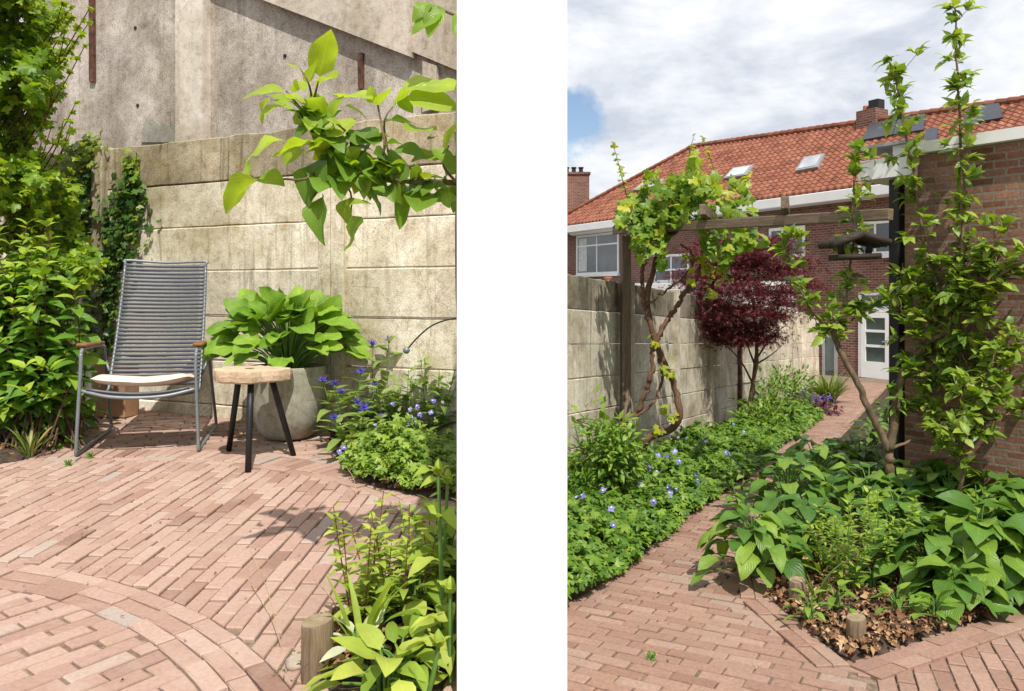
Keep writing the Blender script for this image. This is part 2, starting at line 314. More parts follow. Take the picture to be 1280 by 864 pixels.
M['straw'] = plain('dry_stalk', (0.36, 0.26, 0.14), 0.9, 0.2, 14, 0)
M['stone'] = plain('pale_stone', (0.36, 0.30, 0.24), 0.9, 0.25, 14, 0.4)
M['litter'] = tonemat('dead_leaf', [(0, (0.05, 0.028, 0.016)), (0.4, (0.17, 0.09, 0.045)), (0.75, (0.32, 0.18, 0.09)), (1, (0.46, 0.32, 0.19))], 0.9, 60, 0.3, 0.3)
M['terracotta'] = plain('terracotta', (0.42, 0.14, 0.06), 0.85, 0.15, 10, 0.1)
# foliage
M['apple_leaf'] = leafmat('apple_leaf', [(0, (0.064, 0.145, 0.022)), (0.5, (0.170, 0.304, 0.037)), (1, (0.369, 0.475, 0.050))], 0.42, 0.42, 0.4, 0.5)
M['tree_leaf'] = leafmat('fruit_leaf', [(0, (0.071, 0.145, 0.025)), (0.5, (0.156, 0.264, 0.037)), (1, (0.327, 0.409, 0.062))], 0.34)
M['vine_leaf'] = leafmat('vine_leaf', [(0, (0.085, 0.178, 0.022)), (0.5, (0.213, 0.330, 0.031)), (1, (0.483, 0.488, 0.037))], 0.40)
M['hosta_leaf'] = leafmat('hosta_leaf', [(0, (0.099, 0.211, 0.022)), (0.5, (0.170, 0.317, 0.033)), (1, (0.284, 0.436, 0.050))], 0.28, 0.45, 0.35, 0.9)
M['shrub_leaf'] = leafmat('shrub_leaf', [(0, (0.064, 0.158, 0.020)), (0.5, (0.142, 0.290, 0.035)), (1, (0.383, 0.502, 0.062))], 0.33, 0.42, 0.35, 0.5)
M['hedge_leaf'] = leafmat('hedge_leaf', [(0, (0.064, 0.152, 0.015)), (0.5, (0.156, 0.277, 0.020)), (1, (0.369, 0.449, 0.037))], 0.42)
M['ivy_leaf'] = leafmat('ivy_leaf', [(0, (0.031, 0.082, 0.018)), (0.5, (0.078, 0.172, 0.027)), (1, (0.284, 0.370, 0.050))], 0.22)
M['geranium_leaf'] = leafmat('geranium_leaf', [(0, (0.085, 0.185, 0.025)), (0.5, (0.185, 0.310, 0.044)), (1, (0.327, 0.422, 0.075))], 0.30)
M['geranium_dark'] = leafmat('geranium_leaf_right', [(0, (0.050, 0.125, 0.015)), (0.5, (0.121, 0.238, 0.025)), (1, (0.227, 0.343, 0.044))], 0.28)
M['lime_leaf'] = leafmat('lime_leaf', [(0, (0.170, 0.277, 0.037)), (0.5, (0.312, 0.422, 0.062)), (1, (0.511, 0.568, 0.125))], 0.36, 0.5, 0.3, 0.4)
M['bigleaf'] = leafmat('large_leaf', [(0, (0.050, 0.132, 0.022)), (0.5, (0.106, 0.218, 0.033)), (1, (0.213, 0.330, 0.044))], 0.24, 0.42, 0.35, 0.8)
M['perennial'] = leafmat('perennial_leaf', [(0, (0.071, 0.152, 0.027)), (0.5, (0.163, 0.264, 0.056)), (1, (0.284, 0.383, 0.106))], 0.28)
M['silver'] = leafmat('silver_leaf', [(0, (0.341, 0.396, 0.250)), (1, (0.596, 0.620, 0.450))], 0.2)
M['maple_leaf'] = leafmat('maple_leaf', [(0, (0.05, 0.010, 0.014)), (0.55, (0.115, 0.020, 0.027)), (1, (0.22, 0.05, 0.052))], 0.30, 0.45, 0.35, 0, (1.7, 0.9, 0.8))
M['plum'] = leafmat('plum_leaf', [(0, (0.05, 0.012, 0.02)), (1, (0.13, 0.04, 0.055))], 0.2, 0.5, 0.3, 0, (1.4, 0.9, 0.9))
M['grass'] = leafmat('grass_blade', [(0, (0.07, 0.13, 0.025)), (0.6, (0.16, 0.24, 0.05)), (1, (0.34, 0.28, 0.09))], 0.3)
M['blue'] = leafmat('blue_petal', [(0, (0.15, 0.14, 0.50)), (0.6, (0.24, 0.22, 0.66)), (1, (0.42, 0.38, 0.78))], 0.3, 0.6, 0.2, 0, (1, 1, 1.2))
M['corn'] = leafmat('cornflower_petal', [(0, (0.09, 0.07, 0.46)), (0.7, (0.16, 0.13, 0.62)), (1, (0.33, 0.12, 0.42))], 0.25, 0.6, 0.2, 0, (1, 1, 1.2))
M['pale_centre'] = plain('pale_centre', (0.75, 0.74, 0.80), 0.7, 0.1, 20, 0)

# ------------------------------------------------------------------ leaves
def blade(nl=5, nw=2, prof='ovate', wid=0.5, bend=0.25, fold=0.12, wave=0.0, tip=1.0):
    """one leaf, length 1 along y, face up z; returns verts, faces, uv"""
    V = []; UV = []
    us = np.linspace(-1, 1, nw*2+1)
    th = 0.0; y = 0.0; z = 0.0; ph = random.random()*6
    for i in range(nl+1):
        t = i/nl
        if prof == 'ovate': w = (math.sin(math.pi*min(1, t**0.72)))**0.8*(1-0.25*t)
        elif prof == 'cordate': w = (math.sin(math.pi*(0.10+0.90*t)**0.62))**0.75 if t < 1 else 0
        elif prof == 'obovate': w = (math.sin(math.pi*t**1.25))**0.8
        elif prof == 'lance': w = (math.sin(math.pi*t**0.8))**0.9*(1-0.35*t)
        else: w = min(1, 0.35+t*1.3)*(1-t**3)
        w = max(w, 0.0)*wid/2
        for u in us:
            V.append((u*w, y, z+fold*abs(u)*w*2*(1-0.4*t)+wave*math.sin(ph+t*9+u*2)*abs(u)*w)); UV.append((u, t))
        a = bend*(t*1.6)
        y += math.cos(a)/nl; z -= math.sin(a)/nl
    k = len(us); F = [(i*k+j, i*k+j+1, (i+1)*k+j+1, (i+1)*k+j) for i in range(nl) for j in range(k-1)]
    return np.array(V), F, np.array(UV)
def palm(lobes=5, depth=0.45, spread=1.9, npl=4, cup=0.12, narrow=1.0):
    """lobed leaf: fan round the stalk point"""
    V = [(0, 0, 0)]; UV = [(0, 0)]; n = lobes*npl
    for i in range(n+1):
        a = -spread+2*spread*i/n; ph = (i % npl)/npl
        lob = abs(math.cos(math.pi*ph))**narrow
        r = (1-depth*(1-lob))*(0.62+0.38*math.cos(a*0.62))
        x, y = r*math.sin(a)*0.62, 0.36+r*math.cos(a)*0.62-0.36
        V.append((x, y, cup*r*r*(0.6*math.sin(a*2.5)-0.7))); UV.append((x, r))
    F = [(0, i, i+1) for i in range(1, n+1)][:]
    F = [(0, i+1, i) for i in range(1, n+1)]
    return np.array(V), F, np.array(UV)
def variants(fn, n, **kw):
    o = []
    for i in range(n):
        k = dict(kw)
        for q in ('bend', 'fold', 'cup', 'wave'):
            if q in k: k[q] = k[q]*random.uniform(0.3, 1.7)
        o.append(fn(**k))
    return o
TP = {
 'apple': variants(blade, 6, nl=7, nw=2, prof='ovate', wid=0.56, bend=0.35, fold=0.22, wave=0.25),
 'tree': variants(blade, 5, nl=3, nw=1, prof='ovate', wid=0.58, bend=0.45, fold=0.2),
 'hosta': variants(blade, 7, nl=8, nw=3, prof='cordate', wid=0.66, bend=0.34, fold=0.12, wave=0.25),
 'big': variants(blade, 7, nl=7, nw=2, prof='ovate', wid=0.56, bend=0.6, fold=0.14, wave=0.25),
 'shrub': variants(blade, 6, nl=5, nw=1, prof='ovate', wid=0.46, bend=0.55, fold=0.22, wave=0.1),
 'small': variants(blade, 4, nl=3, nw=1, prof='ovate', wid=0.55, bend=0.4, fold=0.2),
 'lance': variants(blade, 5, nl=4, nw=1, prof='lance', wid=0.27, bend=0.5, fold=0.2),
 'grass': variants(blade, 5, nl=7, nw=1, prof='strap', wid=0.045, bend=1.0, fold=0.25),
 'strap': variants(blade, 4, nl=7, nw=1, prof='strap', wid=0.085, bend=0.45, fold=0.3),
 'vine': variants(palm, 5, lobes=5, depth=0.32, spread=2.35, npl=4, cup=0.22),
 'ivy': variants(palm, 4, lobes=5, depth=0.35, spread=2.0, npl=2, cup=0.15),
 'geran': variants(palm, 5, lobes=5, depth=0.48, spread=2.3, npl=4, cup=0.25),
 'maple': variants(palm, 5, lobes=5, depth=0.78, spread=2.2, npl=2, cup=0.35),
 'petal5': variants(palm, 3, lobes=5, depth=0.30, spread=3.05, npl=4, cup=0.3),
 'corn': variants(palm, 3, lobes=9, depth=0.75, spread=3.1, npl=2, cup=-0.3),
 'litter': variants(blade, 9, nl=4, nw=1, prof='ovate', wid=0.62, bend=0.4, fold=0.25, wave=0.9),
}
class LB:
    """leaf batch"""
    def __init__(s, kind): s.T = TP[kind]; s.p = []; s.d = []; s.n = []; s.s = []; s.w = []; s.t = []
    def add(s, pos, d, n, size, tone=None, w=1.0):
        s.p.append(pos); s.d.append(d); s.n.append(n); s.s.append(size); s.w.append(w); s.t.append(random.random() if tone is None else tone)
    def build(s, name, mat, parent=None, base=None, smooth=True):
        P = np.array(s.p, float); D = np.array(s.d, float); Nn = np.array(s.n, float); S = np.array(s.s, float); Wd = np.array(s.w, float); Tn = np.array(s.t, float)
        D /= np.linalg.norm(D, axis=1)[:, None]+1e-9
        tx = P[:, 0]+D[:, 0]*S*0.9; ok = ~((P[:, 1] < 7.0) & (P[:, 1] > 1.9) & (((P[:, 0] < 0) & (np.maximum(tx, P[:, 0]) > -0.155)) | ((P[:, 0] >= 0) & (np.minimum(tx, P[:, 0]) < 0.155))))
        if not ok.any(): ok[:] = True
        P, D, Nn, S, Wd, Tn = P[ok], D[ok], Nn[ok], S[ok], Wd[ok], Tn[ok]
        Z = Nn-D*(Nn*D).sum(1)[:, None]
        bad = np.linalg.norm(Z, axis=1) < 1e-3; Z[bad] = np.array((0.3, 0.7, 0.2)); Z[bad] -= D[bad]*(Z[bad]*D[bad]).sum(1)[:, None]
        Z /= np.linalg.norm(Z, axis=1)[:, None]+1e-9; X = np.cross(D, Z)
        vid = rng.integers(0, len(s.T), len(P)); Vs = []; Fs = []; Us = []; Ts = []; n = 0
        for k, (tv, tf, tu) in enumerate(s.T):
            idx = np.where(vid == k)[0]
            if not len(idx): continue
            m = len(tv)
            V = P[idx][:, None, :]+S[idx][:, None, None]*(tv[None, :, 0:1]*Wd[idx][:, None, None]*X[idx][:, None, :]+tv[None, :, 1:2]*D[idx][:, None, :]+tv[None, :, 2:3]*Z[idx][:, None, :])
            Vs.append(V.reshape(-1, 3)); tfa = np.array(tf)
            Fs.append(((np.arange(len(idx))*m+n)[:, None, None]+tfa[None]).reshape(-1, tfa.shape[1])); Us.append(np.tile(tu, (len(idx), 1))); Ts.append(np.repeat(Tn[idx], m)); n += m*len(idx)
        V = np.concatenate(Vs); F = np.concatenate(Fs); U = np.concatenate(Us); T = np.concatenate(Ts)
        if parent is not None: V = V-np.array(parent.location)
        elif base is not None: V = V-np.asarray(base, float)
        me = bpy.data.meshes.new(name); k = F.shape[1]
        me.vertices.add(len(V)); me.vertices.foreach_set('co', V.astype(np.float32).ravel())
        me.loops.add(F.size); me.loops.foreach_set('vertex_index', F.astype(np.int32).ravel())
        me.polygons.add(len(F)); me.polygons.foreach_set('loop_start', np.arange(0, F.size, k, dtype=np.int32)); me.polygons.foreach_set('loop_total', np.full(len(F), k, np.int32))
        me.update(calc_edges=True)
        uv = me.uv_layers.new(name='UVMap'); uv.data.foreach_set('uv', U[F.ravel()].astype(np.float32).ravel())
        a = me.attributes.new('tone', 'FLOAT', 'POINT'); a.data.foreach_set('value', T.astype(np.float32))
        if smooth: me.polygons.foreach_set('use_smooth', np.ones(len(F), bool))
        me.materials.append(mat); me.validate()
        o = bpy.data.objects.new(name, me); COL.objects.link(o)
        if parent is not None: o.parent = parent
        elif base is not None: o.location = [float(c) for c in base]
        return o
def rv(s=1.0): return rng.normal(0, s, 3)
def horiz(a): return np.array((math.cos(a), math.sin(a), 0.0))
def curve(pts, n=10, wob=0.0):
    """smooth polyline through points (Catmull-Rom)"""
    P = np.asarray(pts, float); 
    if len(P) < 3: 
        t = np.linspace(0, 1, n)[:, None]; o = P[0]*(1-t)+P[-1]*t
    else:
        Q = np.concatenate(([2*P[0]-P[1]], P, [2*P[-1]-P[-2]])); o = []
        for i in range(len(P)-1):
            p0, p1, p2, p3 = Q[i:i+4]; m = max(2, n//(len(P)-1))
            for j in range(m):
                t = j/m; o.append(0.5*((2*p1)+(-p0+p2)*t+(2*p0-5*p1+4*p2-p3)*t*t+(-p0+3*p1-3*p2+p3)*t**3))
        o.append(P[-1]); o = np.array(o)
    if wob: 
        w = rng.normal(0, wob, o.shape); w[0] = 0; o = o+w
    return o

# plant builders -----------------------------------------------------
def rosette(name, label, cat, base, n, reach, height, ll, tmpl, mat, group=None, wid=1.0, lift=0.35, tones=(0.1, 0.9), minrad=0.1):
    """clump of long-stalked leaves arching out from one base"""
    base = np.asarray(base, float); th = thing(name, label, cat, base, 0, group); lb = LB(tmpl); st = MB()
    for i in range(n):
        f = (i+0.5)/n; a = i*2.39996+random.uniform(-0.3, 0.3); o = horiz(a)
        rad = reach*(minrad+(1-minrad)*math.sqrt(f))*random.uniform(0.75, 1.1)-ll*0.45; rad = max(rad, 0.02)
        h = height*(1.0-0.75*f**1.6)*random.uniform(0.8, 1.12)
        p = base+o*rad+UP*max(h, 0.03); d = o*(0.55+0.5*f)+UP*(lift*(1-1.7*f))+rv(0.12)
        lb.add(p, d, UP*1.0+o*0.35*(1 if f < .5 else .6)+rv(0.16), ll*random.uniform(0.72, 1.12), random.uniform(*tones), wid*random.uniform(0.9, 1.1))
        st.tube(curve([base+o*0.02, base+o*rad*0.35+UP*h*0.75, p], 5), [0.006, 0.005, 0.004, 0.004, 0.0035][:len(curve([base, base+o*rad*0.35+UP*h*0.75, p], 5))], 5)
    lb.build('leaves', mat, th); st.build('stalks', M['stem'], th); return th
def bush(name, label, cat, base, ctr, radii, n, ll, tmpl, mat, group=None, stems=6, stemmat=None, droop=0.2, hole=0.35, tones=(0.1, 0.9), wid=1.0, topfresh=0.0, seed=0):
    base = np.asarray(base, float); ctr = np.asarray(ctr, float); radii = np.asarray(radii, float)
    th = thing(name, label, cat, base, 0, group); lb = LB(tmpl); sm = MB()
    cl = rng.normal(0, 1, (int(max(8, n/16)), 3)); cl /= np.linalg.norm(cl, axis=1)[:, None]; cl *= (rng.random(len(cl))**0.45)[:, None]*rng.uniform(0.75, 1.15, len(cl))[:, None]
    ends = []
    for i in range(n):
        c = cl[random.randrange(len(cl))]
        q = c+rng.normal(0, 0.17, 3); o = nrm(q*np.array((1, 1, 0.6))+np.array((0, 0, 0.15)))
        p = ctr+q*radii
        if p[2] < base[2]+0.02: continue
        d = o+rv(0.45)-UP*droop; tn = random.uniform(*tones)
        if topfresh and np.linalg.norm(q) > 0.85 and random.random() < topfresh: tn = random.uniform(0.8, 1.0)
        lb.add(p, d, UP+o*0.55+rv(0.25), ll*random.uniform(0.6, 1.15), tn, wid)
    for i in range(stems):
        c = cl[i % len(cl)]; e = ctr+c*radii*0.9; b = base+horiz(random.random()*6.3)*radii[0]*0.15
        sm.tube(curve([b, (b+e)/2+rv(0.05*radii[0])+UP*0.1*radii[2], e], 8), np.linspace(0.008, 0.003, len(curve([b, b, e], 8))), 5)
    lb.build('foliage', mat, th)
    if stems: sm.build('stems', stemmat or M['twig'], th)
    return th
def stems_plant(name, label, cat, base, hgt, ns, spread, per, ll, tmpl, mat, group=None, stemmat=None, lean=(0, 0, 0), flower=None, tones=(0.1, 0.9), wid=1.0, srad=0.004, updir=0.35, taper=0.55, whorl=False):
    """upright stems set with leaves, an optional flower at each tip"""
    base = np.asarray(base, float); th = thing(name, label, cat, base, 0, group); lb = LB(tmpl); sm = MB(); tips = []
    for i in range(ns):
        a = i*2.4+random.random(); b = base+horiz(a)*min(0.015, spread*0.25)*random.random()-UP*0.02; h = hgt*random.uniform(0.72, 1.05) if ns > 1 else hgt
        tip = b+UP*h+horiz(a)*spread*random.uniform(0.2, 1.0)+np.asarray(lean)*h
        cv = curve([b, (b+tip)/2+UP*h*0.06+horiz(a)*spread*0.08, tip], 10); sm.tube(cv, np.linspace(srad, srad*0.5, len(cv)), 5); tips.append((tip, nrm(cv[-1]-cv[-2])))
        for k in range(per):
            t = 0.12+0.88*(k+random.random()*0.6)/per; x = t*(len(cv)-1); j = min(int(x), len(cv)-2); p = cv[j]+(cv[j+1]-cv[j])*(x-j)
            aa = k*2.4 if not whorl else k*1.571+random.random(); o = horiz(aa+i)
            lb.add(p, o+UP*updir*(0.5+t)+rv(0.15), UP+rv(0.15)-o*0.1, ll*(1-taper*t*t)*random.uniform(0.8, 1.15), random.uniform(*tones)*0.75+0.25*t, wid)
    lb.build('leaves', mat, th); sm.build('stems', stemmat or M['stem'], th)
    if flower: flower(th, tips)
    return th
def geranium_flower(th, p, nrm_, size):
    lb = LB('petal5'); a = random.random()*6.3; x = nrm(np.cross(nrm_, horiz(a))); lb.add(p, x, nrm_, size*0.8, random.random())
    f = lb.build('flower', M['blue'], th, smooth=False)
    mb = MB(); mb.tube([p+nrm(nrm_)*0.001, p+nrm(nrm_)*0.006], size*0.09, 6)
    c = mb.build('flower_centre', M['pale_centre'], th); c.parent = f
    return f

# ================================================================== SETTING
# base ground, one sheet out to the horizon
def ground_sheet():
    xs = [-700, -60, -20, -8, -0.1, 3, 8, 16, 40, 700]; ys = [-400, -20, 0, 6, 12, 18, 26, 60, 800]
    mb = MB(); V = [(x, y, zR(x, max(y, -3))-0.07) for y in ys for x in xs]; k = len(xs)
    mb.add(V, [(i*k+j, i*k+j+1, (i+1)*k+j+1, (i+1)*k+j) for i in range(len(ys)-1) for j in range(k-1)])
    return tag(mb.build('ground', M['earth']), kind='structure')
ground_sheet()
def clip(poly, p, n):
    """keep the part of poly with (q-p).n >= 0"""
    o = []; m = len(poly)
    for i in range(m):
        a, b = poly[i], poly[(i+1) % m]; da = (a-p).dot(n); db = (b-p).dot(n)
        if da >= 0: o.append(a)
        if (da >= 0) != (db >= 0): o.append(a+(b-a)*(da/(da-db)))
    return o
def area(P): P = np.array(P); x, y = P[:, 0], P[:, 1]; return 0.5*abs(np.dot(x, np.roll(y, -1))-np.dot(y, np.roll(x, -1)))
def brick(mb, poly, zf, tone=None, up=0.0):
    poly = [np.asarray(q, float) for q in poly]; c = sum(poly)/len(poly); n = len(poly)
    dz = random.gauss(0, 0.0022)+up; tx, ty = random.gauss(0, 0.009), random.gauss(0, 0.009)
    def z(q): return zf(q[0], q[1])+dz+tx*(q[0]-c[0])+ty*(q[1]-c[1])
    e = 0.0045; T = []; Rm = []; B = []
    for q in poly:
        d = c-q; l = np.hypot(*d); q2 = q+d/l*e*1.4
        T.append((q2[0], q2[1], z(q2))); Rm.append((q[0], q[1], z(q)-e*0.9)); B.append((q[0], q[1], z(q)-0.045))
    F = [tuple(range(n))]+[(n+i, n+(i+1) % n, (i+1) % n, i) for i in range(n)]+[(2*n+i, 2*n+(i+1) % n, n+(i+1) % n, n+i) for i in range(n)]
    if np.cross(poly[1]-poly[0], poly[2]-poly[1]) < 0: F = [tuple(reversed(f)) for f in F]
    if tone is None:
        r = random.random(); tone = min(0.9, max(0, random.gauss(0.48, 0.19))) if r < 0.965 else random.uniform(0.9, 1)
    mb.add(T+Rm+B, F, tone)
BL, BW, GAP = 0.190, 0.065, 0.0052
def field(mb, zf, ang, org, xr, yr, clips=(), inside=None, bond=0.5):
    bl, bw = BL, BW
    d = np.array((math.cos(ang), math.sin(ang))); e = np.array((-d[1], d[0])); org = np.asarray(org, float)
    for r in range(yr[0], yr[1]):
        off = (r % 2)*bond*bl+random.uniform(-0.03, 0.03)
        for k in range(xr[0], xr[1]):
            ln = bl
            c = org+d*(k*bl+off)+e*(r*bw)+rng.normal(0, 0.0014, 2)
            if inside and not inside(c): continue
            g = GAP/2*random.uniform(0.6, 1.6); a = random.gauss(0, 0.010); dd = d+e*a; ee = e-d*a
            P = [c+dd*(ln/2-g*1.5)*sx+ee*(bw/2-g)*sy for sx, sy in ((-1, -1), (1, -1), (1, 1), (-1, 1))]
            for fn in clips:
                dist_, gr = fn(c)
                P = clip(P, c-gr*dist_, gr)
                if len(P) < 3: break
            if len(P) < 3 or area(P) < 0.14*bl*bw: continue
            brick(mb, P, zf)
def circ(c, r, sign):
    c = np.asarray(c, float)
    def f(q): v = q-c; l = np.hypot(*v)+1e-9; return sign*(r-l), -sign*v/l   # distance inside and inward gradient
    return f
def ring(mb, zf, c, r, a0, a1, radial=False, shift=0.0, up=0.0):
    """one row of pavers round a circle, laid along it or on end"""
    w = BL if radial else BW; s = (BW if radial else BL); n = int((a1-a0)*r/s)
    for i in range(n):
        a = a0+(i+shift)*s/r; b = a+s/r; g = GAP/2*random.uniform(0.8, 1.4)/r; m = (a+b)/2
        if c[0]+(r+0.1)*math.cos(m) > -0.16: continue
        if radial: P = [np.array(c)+q*np.array((math.cos(x), math.sin(x))) for q, x in ((r-w/2, a+g), (r+w/2, a+g), (r+w/2, b-g), (r-w/2, b-g))]
        else: P = [np.array(c)+q*np.array((math.cos(x), math.sin(x))) for q, x in ((r-w/2+GAP/2, a+g), (r+w/2-GAP/2, a+g), (r+w/2-GAP/2, (a+b)/2), (r+w/2-GAP/2, b-g), (r-w/2+GAP/2, b-g), (r-w/2+GAP/2, (a+b)/2))]
        brick(mb, P, zf, up=up)
# ---- left terrace: retaining block, then pavers
TX0, TX1, TY0, TY1 = -8.0, -0.142, -1.0, 7.9
mb = MB(); V = [(x, y, z) for z in (0, 1) for y in (TY0, TY1) for x in (TX0, TX1)]
V = [(x, y, -1.2 if z == 0 else zL(x, y)-0.011) for x, y, z in V]
mb.add(V, [(0, 2, 3, 1), (4, 5, 7, 6), (0, 1, 5, 4), (2, 6, 7, 3), (0, 4, 6, 2), (1, 3, 7, 5)])
tag(mb.build('terrace_base', M['joint']), kind='structure')
CA, RA = (-2.3, 2.4), 2.2        # main round field
CB, RB = (-2.4, 0.9), 2.17       # foreground round field
mb = MB(); dirA = math.atan2(1, 0.05)
field(mb, zL, dirA, (-2, 3.2), (-16, 14), (-48, 48), (circ(CA, RA+0.02, 1), circ(CB, RB-0.012+BW/2, -1)), lambda c: c[0] < -0.1 and np.hypot(*(c-CA)) < RA+0.16 and np.hypot(*(c-CB)) > RB-0.1)
for k in range(3): ring(mb, zL, CB, RB-0.015-k*BW, -0.2, 2.6, False, 0.5*(k % 2), 0.001)
field(mb, zL, R(52), (-2.4, 1.5), (-14, 14), (-40, 40), (circ(CB, RB-0.018-2.5*BW, 1),), lambda c: np.hypot(*(c-CB)) < RB-0.1 and c[0] < -0.1 and c[1] > 0.9)
ring(mb, zL, CA, RA+0.024+BW/2, -0.1, 2.9, False); ring(mb, zL, CA, RA+0.028+BW+BL/2, -0.1, 2.9, True)
ring(mb, zL, CA, RA+0.032+BW*1.5+BL, -0.1, 2.9, False)
field(mb, zL, R(20), (-2, 5), (-28, 16), (-60, 60), (circ(CA, RA+0.036+2*BW+BL, -1), circ(CB, RB-0.012+BW/2, -1)), lambda c: np.hypot(*(c-CA)) > RA+0.3 and c[1] < 7.4 and -6 < c[0] < -0.15 and c[1] > 1.5)
tag(mb.build('patio_paving', M['paver']), kind='structure')
# ---- right path
BL, BW, GAP = 0.192, 0.076, 0.0055
mb = MB(); V = [(0.142, -1), (9.5, -1), (13, 21), (13, 24), (2, 24), (0.142, 7.2)]
mb.add([(x, y, zR(x, max(y, -3))-0.011) for x, y in V], [tuple(range(6))]); tag(mb.build('path_bed', M['joint']), kind='structure')
def inpoly(P):
    P = np.asarray(P)[:, :2]; x0, y0 = P[:, 0], P[:, 1]; x1, y1 = np.roll(x0, -1), np.roll(y0, -1)
    def f(c):
        m = ((y0 > c[1]) != (y1 > c[1])) & (c[0] < (x1-x0)*(c[1]-y0)/(y1-y0+1e-12)+x0); return bool(m.sum() % 2)
    return f
def sdist(P, q):
    """distance to closed polygon edge"""
    P = np.asarray(P)[:, :2]; A = P; B = np.roll(P, -1, axis=0); d = B-A; t = np.clip(((q-A)*d).sum(1)/((d*d).sum(1)+1e-12), 0, 1); return np.sqrt((((A+d*t[:, None])-q)**2).sum(1)).min()
edgeL = [PR(*p) for p in ((655, 782), (740, 744), (800, 702), (840, 665), (880, 634), (935, 596), (985, 556), (1020, 531), (1042, 508), (1050, 490), (1052, 478))]
edgeR = [PR(*p) for p in ((1112, 479), (1100, 492), (1080, 512), (1050, 545), (1010, 580), (968, 625), (945, 675), (962, 752), (1062, 834), (1264, 768), (1330, 752))]
PATHP = np.array([p[:2] for p in edgeL[::-1]]+[(0.0, 3.7), (0.0, 1.5), (4, 1.5)]+[p[:2] for p in edgeR[::-1]])
pin = inpoly(PATHP); apex = PR(1062, 834)[:2]
mb = MB()
field(mb, zR, R(-30), (1.0, 4.0), (-36, 46), (-50, 300), (), lambda c: (pin(c) or sdist(PATHP, c) < 0.12) and c[0] > 0.16 and not (c[0] > apex[0]+0.02 and c[1] < 5.5 and c[0]-apex[0] > (apex[1]-c[1])*0.2))
field(mb, zR, R(70), (2.0, 3.2), (-14, 14), (-30, 20), (), lambda c: c[0] > apex[0]+0.05 and 1.9 < c[1] < 5.2 and c[0]-apex[0] > (apex[1]-c[1])*0.2+0.05)
def edge_row(mb, zf, P, side, rows=1, up=0.006):
    for k in range(rows):
        for a, b in zip(P[:-1], P[1:]):
            a = np.asarray(a)[:2]; b = np.asarray(b)[:2]; d = b-a; l = np.hypot(*d); d = d/l; e = np.array((-d[1], d[0]))*side; n = max(1, int(round(l/BL)))
            for i in range(n):
                p = a+d*l*i/n+e*(k*BW); q = a+d*l*(i+1)/n+e*(k*BW); g = d*0.002; brick(mb, [p+g, q-g, q-g+e*(BW-0.003), p+g+e*(BW-0.003)], zf, up=up)
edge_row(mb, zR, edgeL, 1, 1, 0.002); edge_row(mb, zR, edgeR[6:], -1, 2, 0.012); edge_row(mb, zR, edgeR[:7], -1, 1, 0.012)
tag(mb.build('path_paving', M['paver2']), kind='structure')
# ---- planting soil
def soil(name, poly, zf, h=0.030, step=0.035, lump=0.006, mat='soil'):
    P = np.array([np.asarray(p)[:2] for p in poly]); ins = inpoly(P); x0, y0 = P.min(0)-0.06; x1, y1 = P.max(0)+0.06
    nx, ny = int((x1-x0)/step)+2, int((y1-y0)/step)+2; V = []; keep = []
    for j in range(ny):
        for i in range(nx):
            q = np.array((x0+i*step, y0+j*step)); d = sdist(P, q)*(1 if ins(q) else -1); keep.append(d > -0.05)
            V.append((q[0], q[1], zf(*q)+min(max(-0.030+(d+0.02)*0.6, -0.06), h)+rng.normal(0, lump)*(d > 0.03)))
    F = [(j*nx+i, j*nx+i+1, (j+1)*nx+i+1, (j+1)*nx+i) for j in range(ny-1) for i in range(nx-1) if keep[j*nx+i] and keep[j*nx+i+1] and keep[(j+1)*nx+i+1] and keep[(j+1)*nx+i]]
    mb = MB(); mb.add(V, F); return tag(mb.build(name, M[mat], smooth=True), kind='structure')
bedL_back = [PL(*p) for p in ((408, 541), (412, 570), (432, 597), (470, 612), (530, 624), (580, 630))]+[np.array((-0.145, 3.8)), np.array((-0.145, 5.15)), np.array((-1.35, 5.5))]
bedL_front = [PL(*p) for p in ((392, 862), (380, 838), (392, 800), (440, 762), (500, 715), (580, 690))]+[np.array((-0.145, 2.9)), np.array((-0.145, 1.9)), np.array((-0.5, 1.9))]
soil('flower_bed_soil', bedL_back, zL); soil('front_bed_soil', bedL_front, zL)
bedL_shrub = [(-5.5, 5.1), PL(-60, 590), PL(30, 578), PL(62, 566), PL(88, 535), PL(105, 518), (-3.3, 6.35), (-5.5, 7.0)]
soil('shrub_bed_soil', bedL_shrub, zL)
FA, FB = np.array((0.12, 6.93)), np.array((7.55, 19.75))    # fence line of the right garden
soil('border_soil', list(edgeL)+[np.array((7.5, 19.6)), np.array((0.145, 6.95))], zR, 0.035, 0.05)
soil('planting_soil', list(edgeR)+[np.array((4.2, 4.3)), np.array((3.3, 6.0)), np.array((3.5, 7)), np.array((7.5, 15)), np.array((9.5, 19.5))], zR, 0.035, 0.05)

# ================================================================== STRUCTURES
# added wall: fills the blank white band between the two garden views
mb = MB(); mb.box((0, 4.5, 0.45), (0.284, 4.9, 4.05), 0, 0.5, 0.004)
o = mb.build('added_wall', M['added_wall_white'], base=(0, 2.05, -1.3)); tag(o, 'added tall smooth white wall end filling the blank band between the two garden views', 'wall')
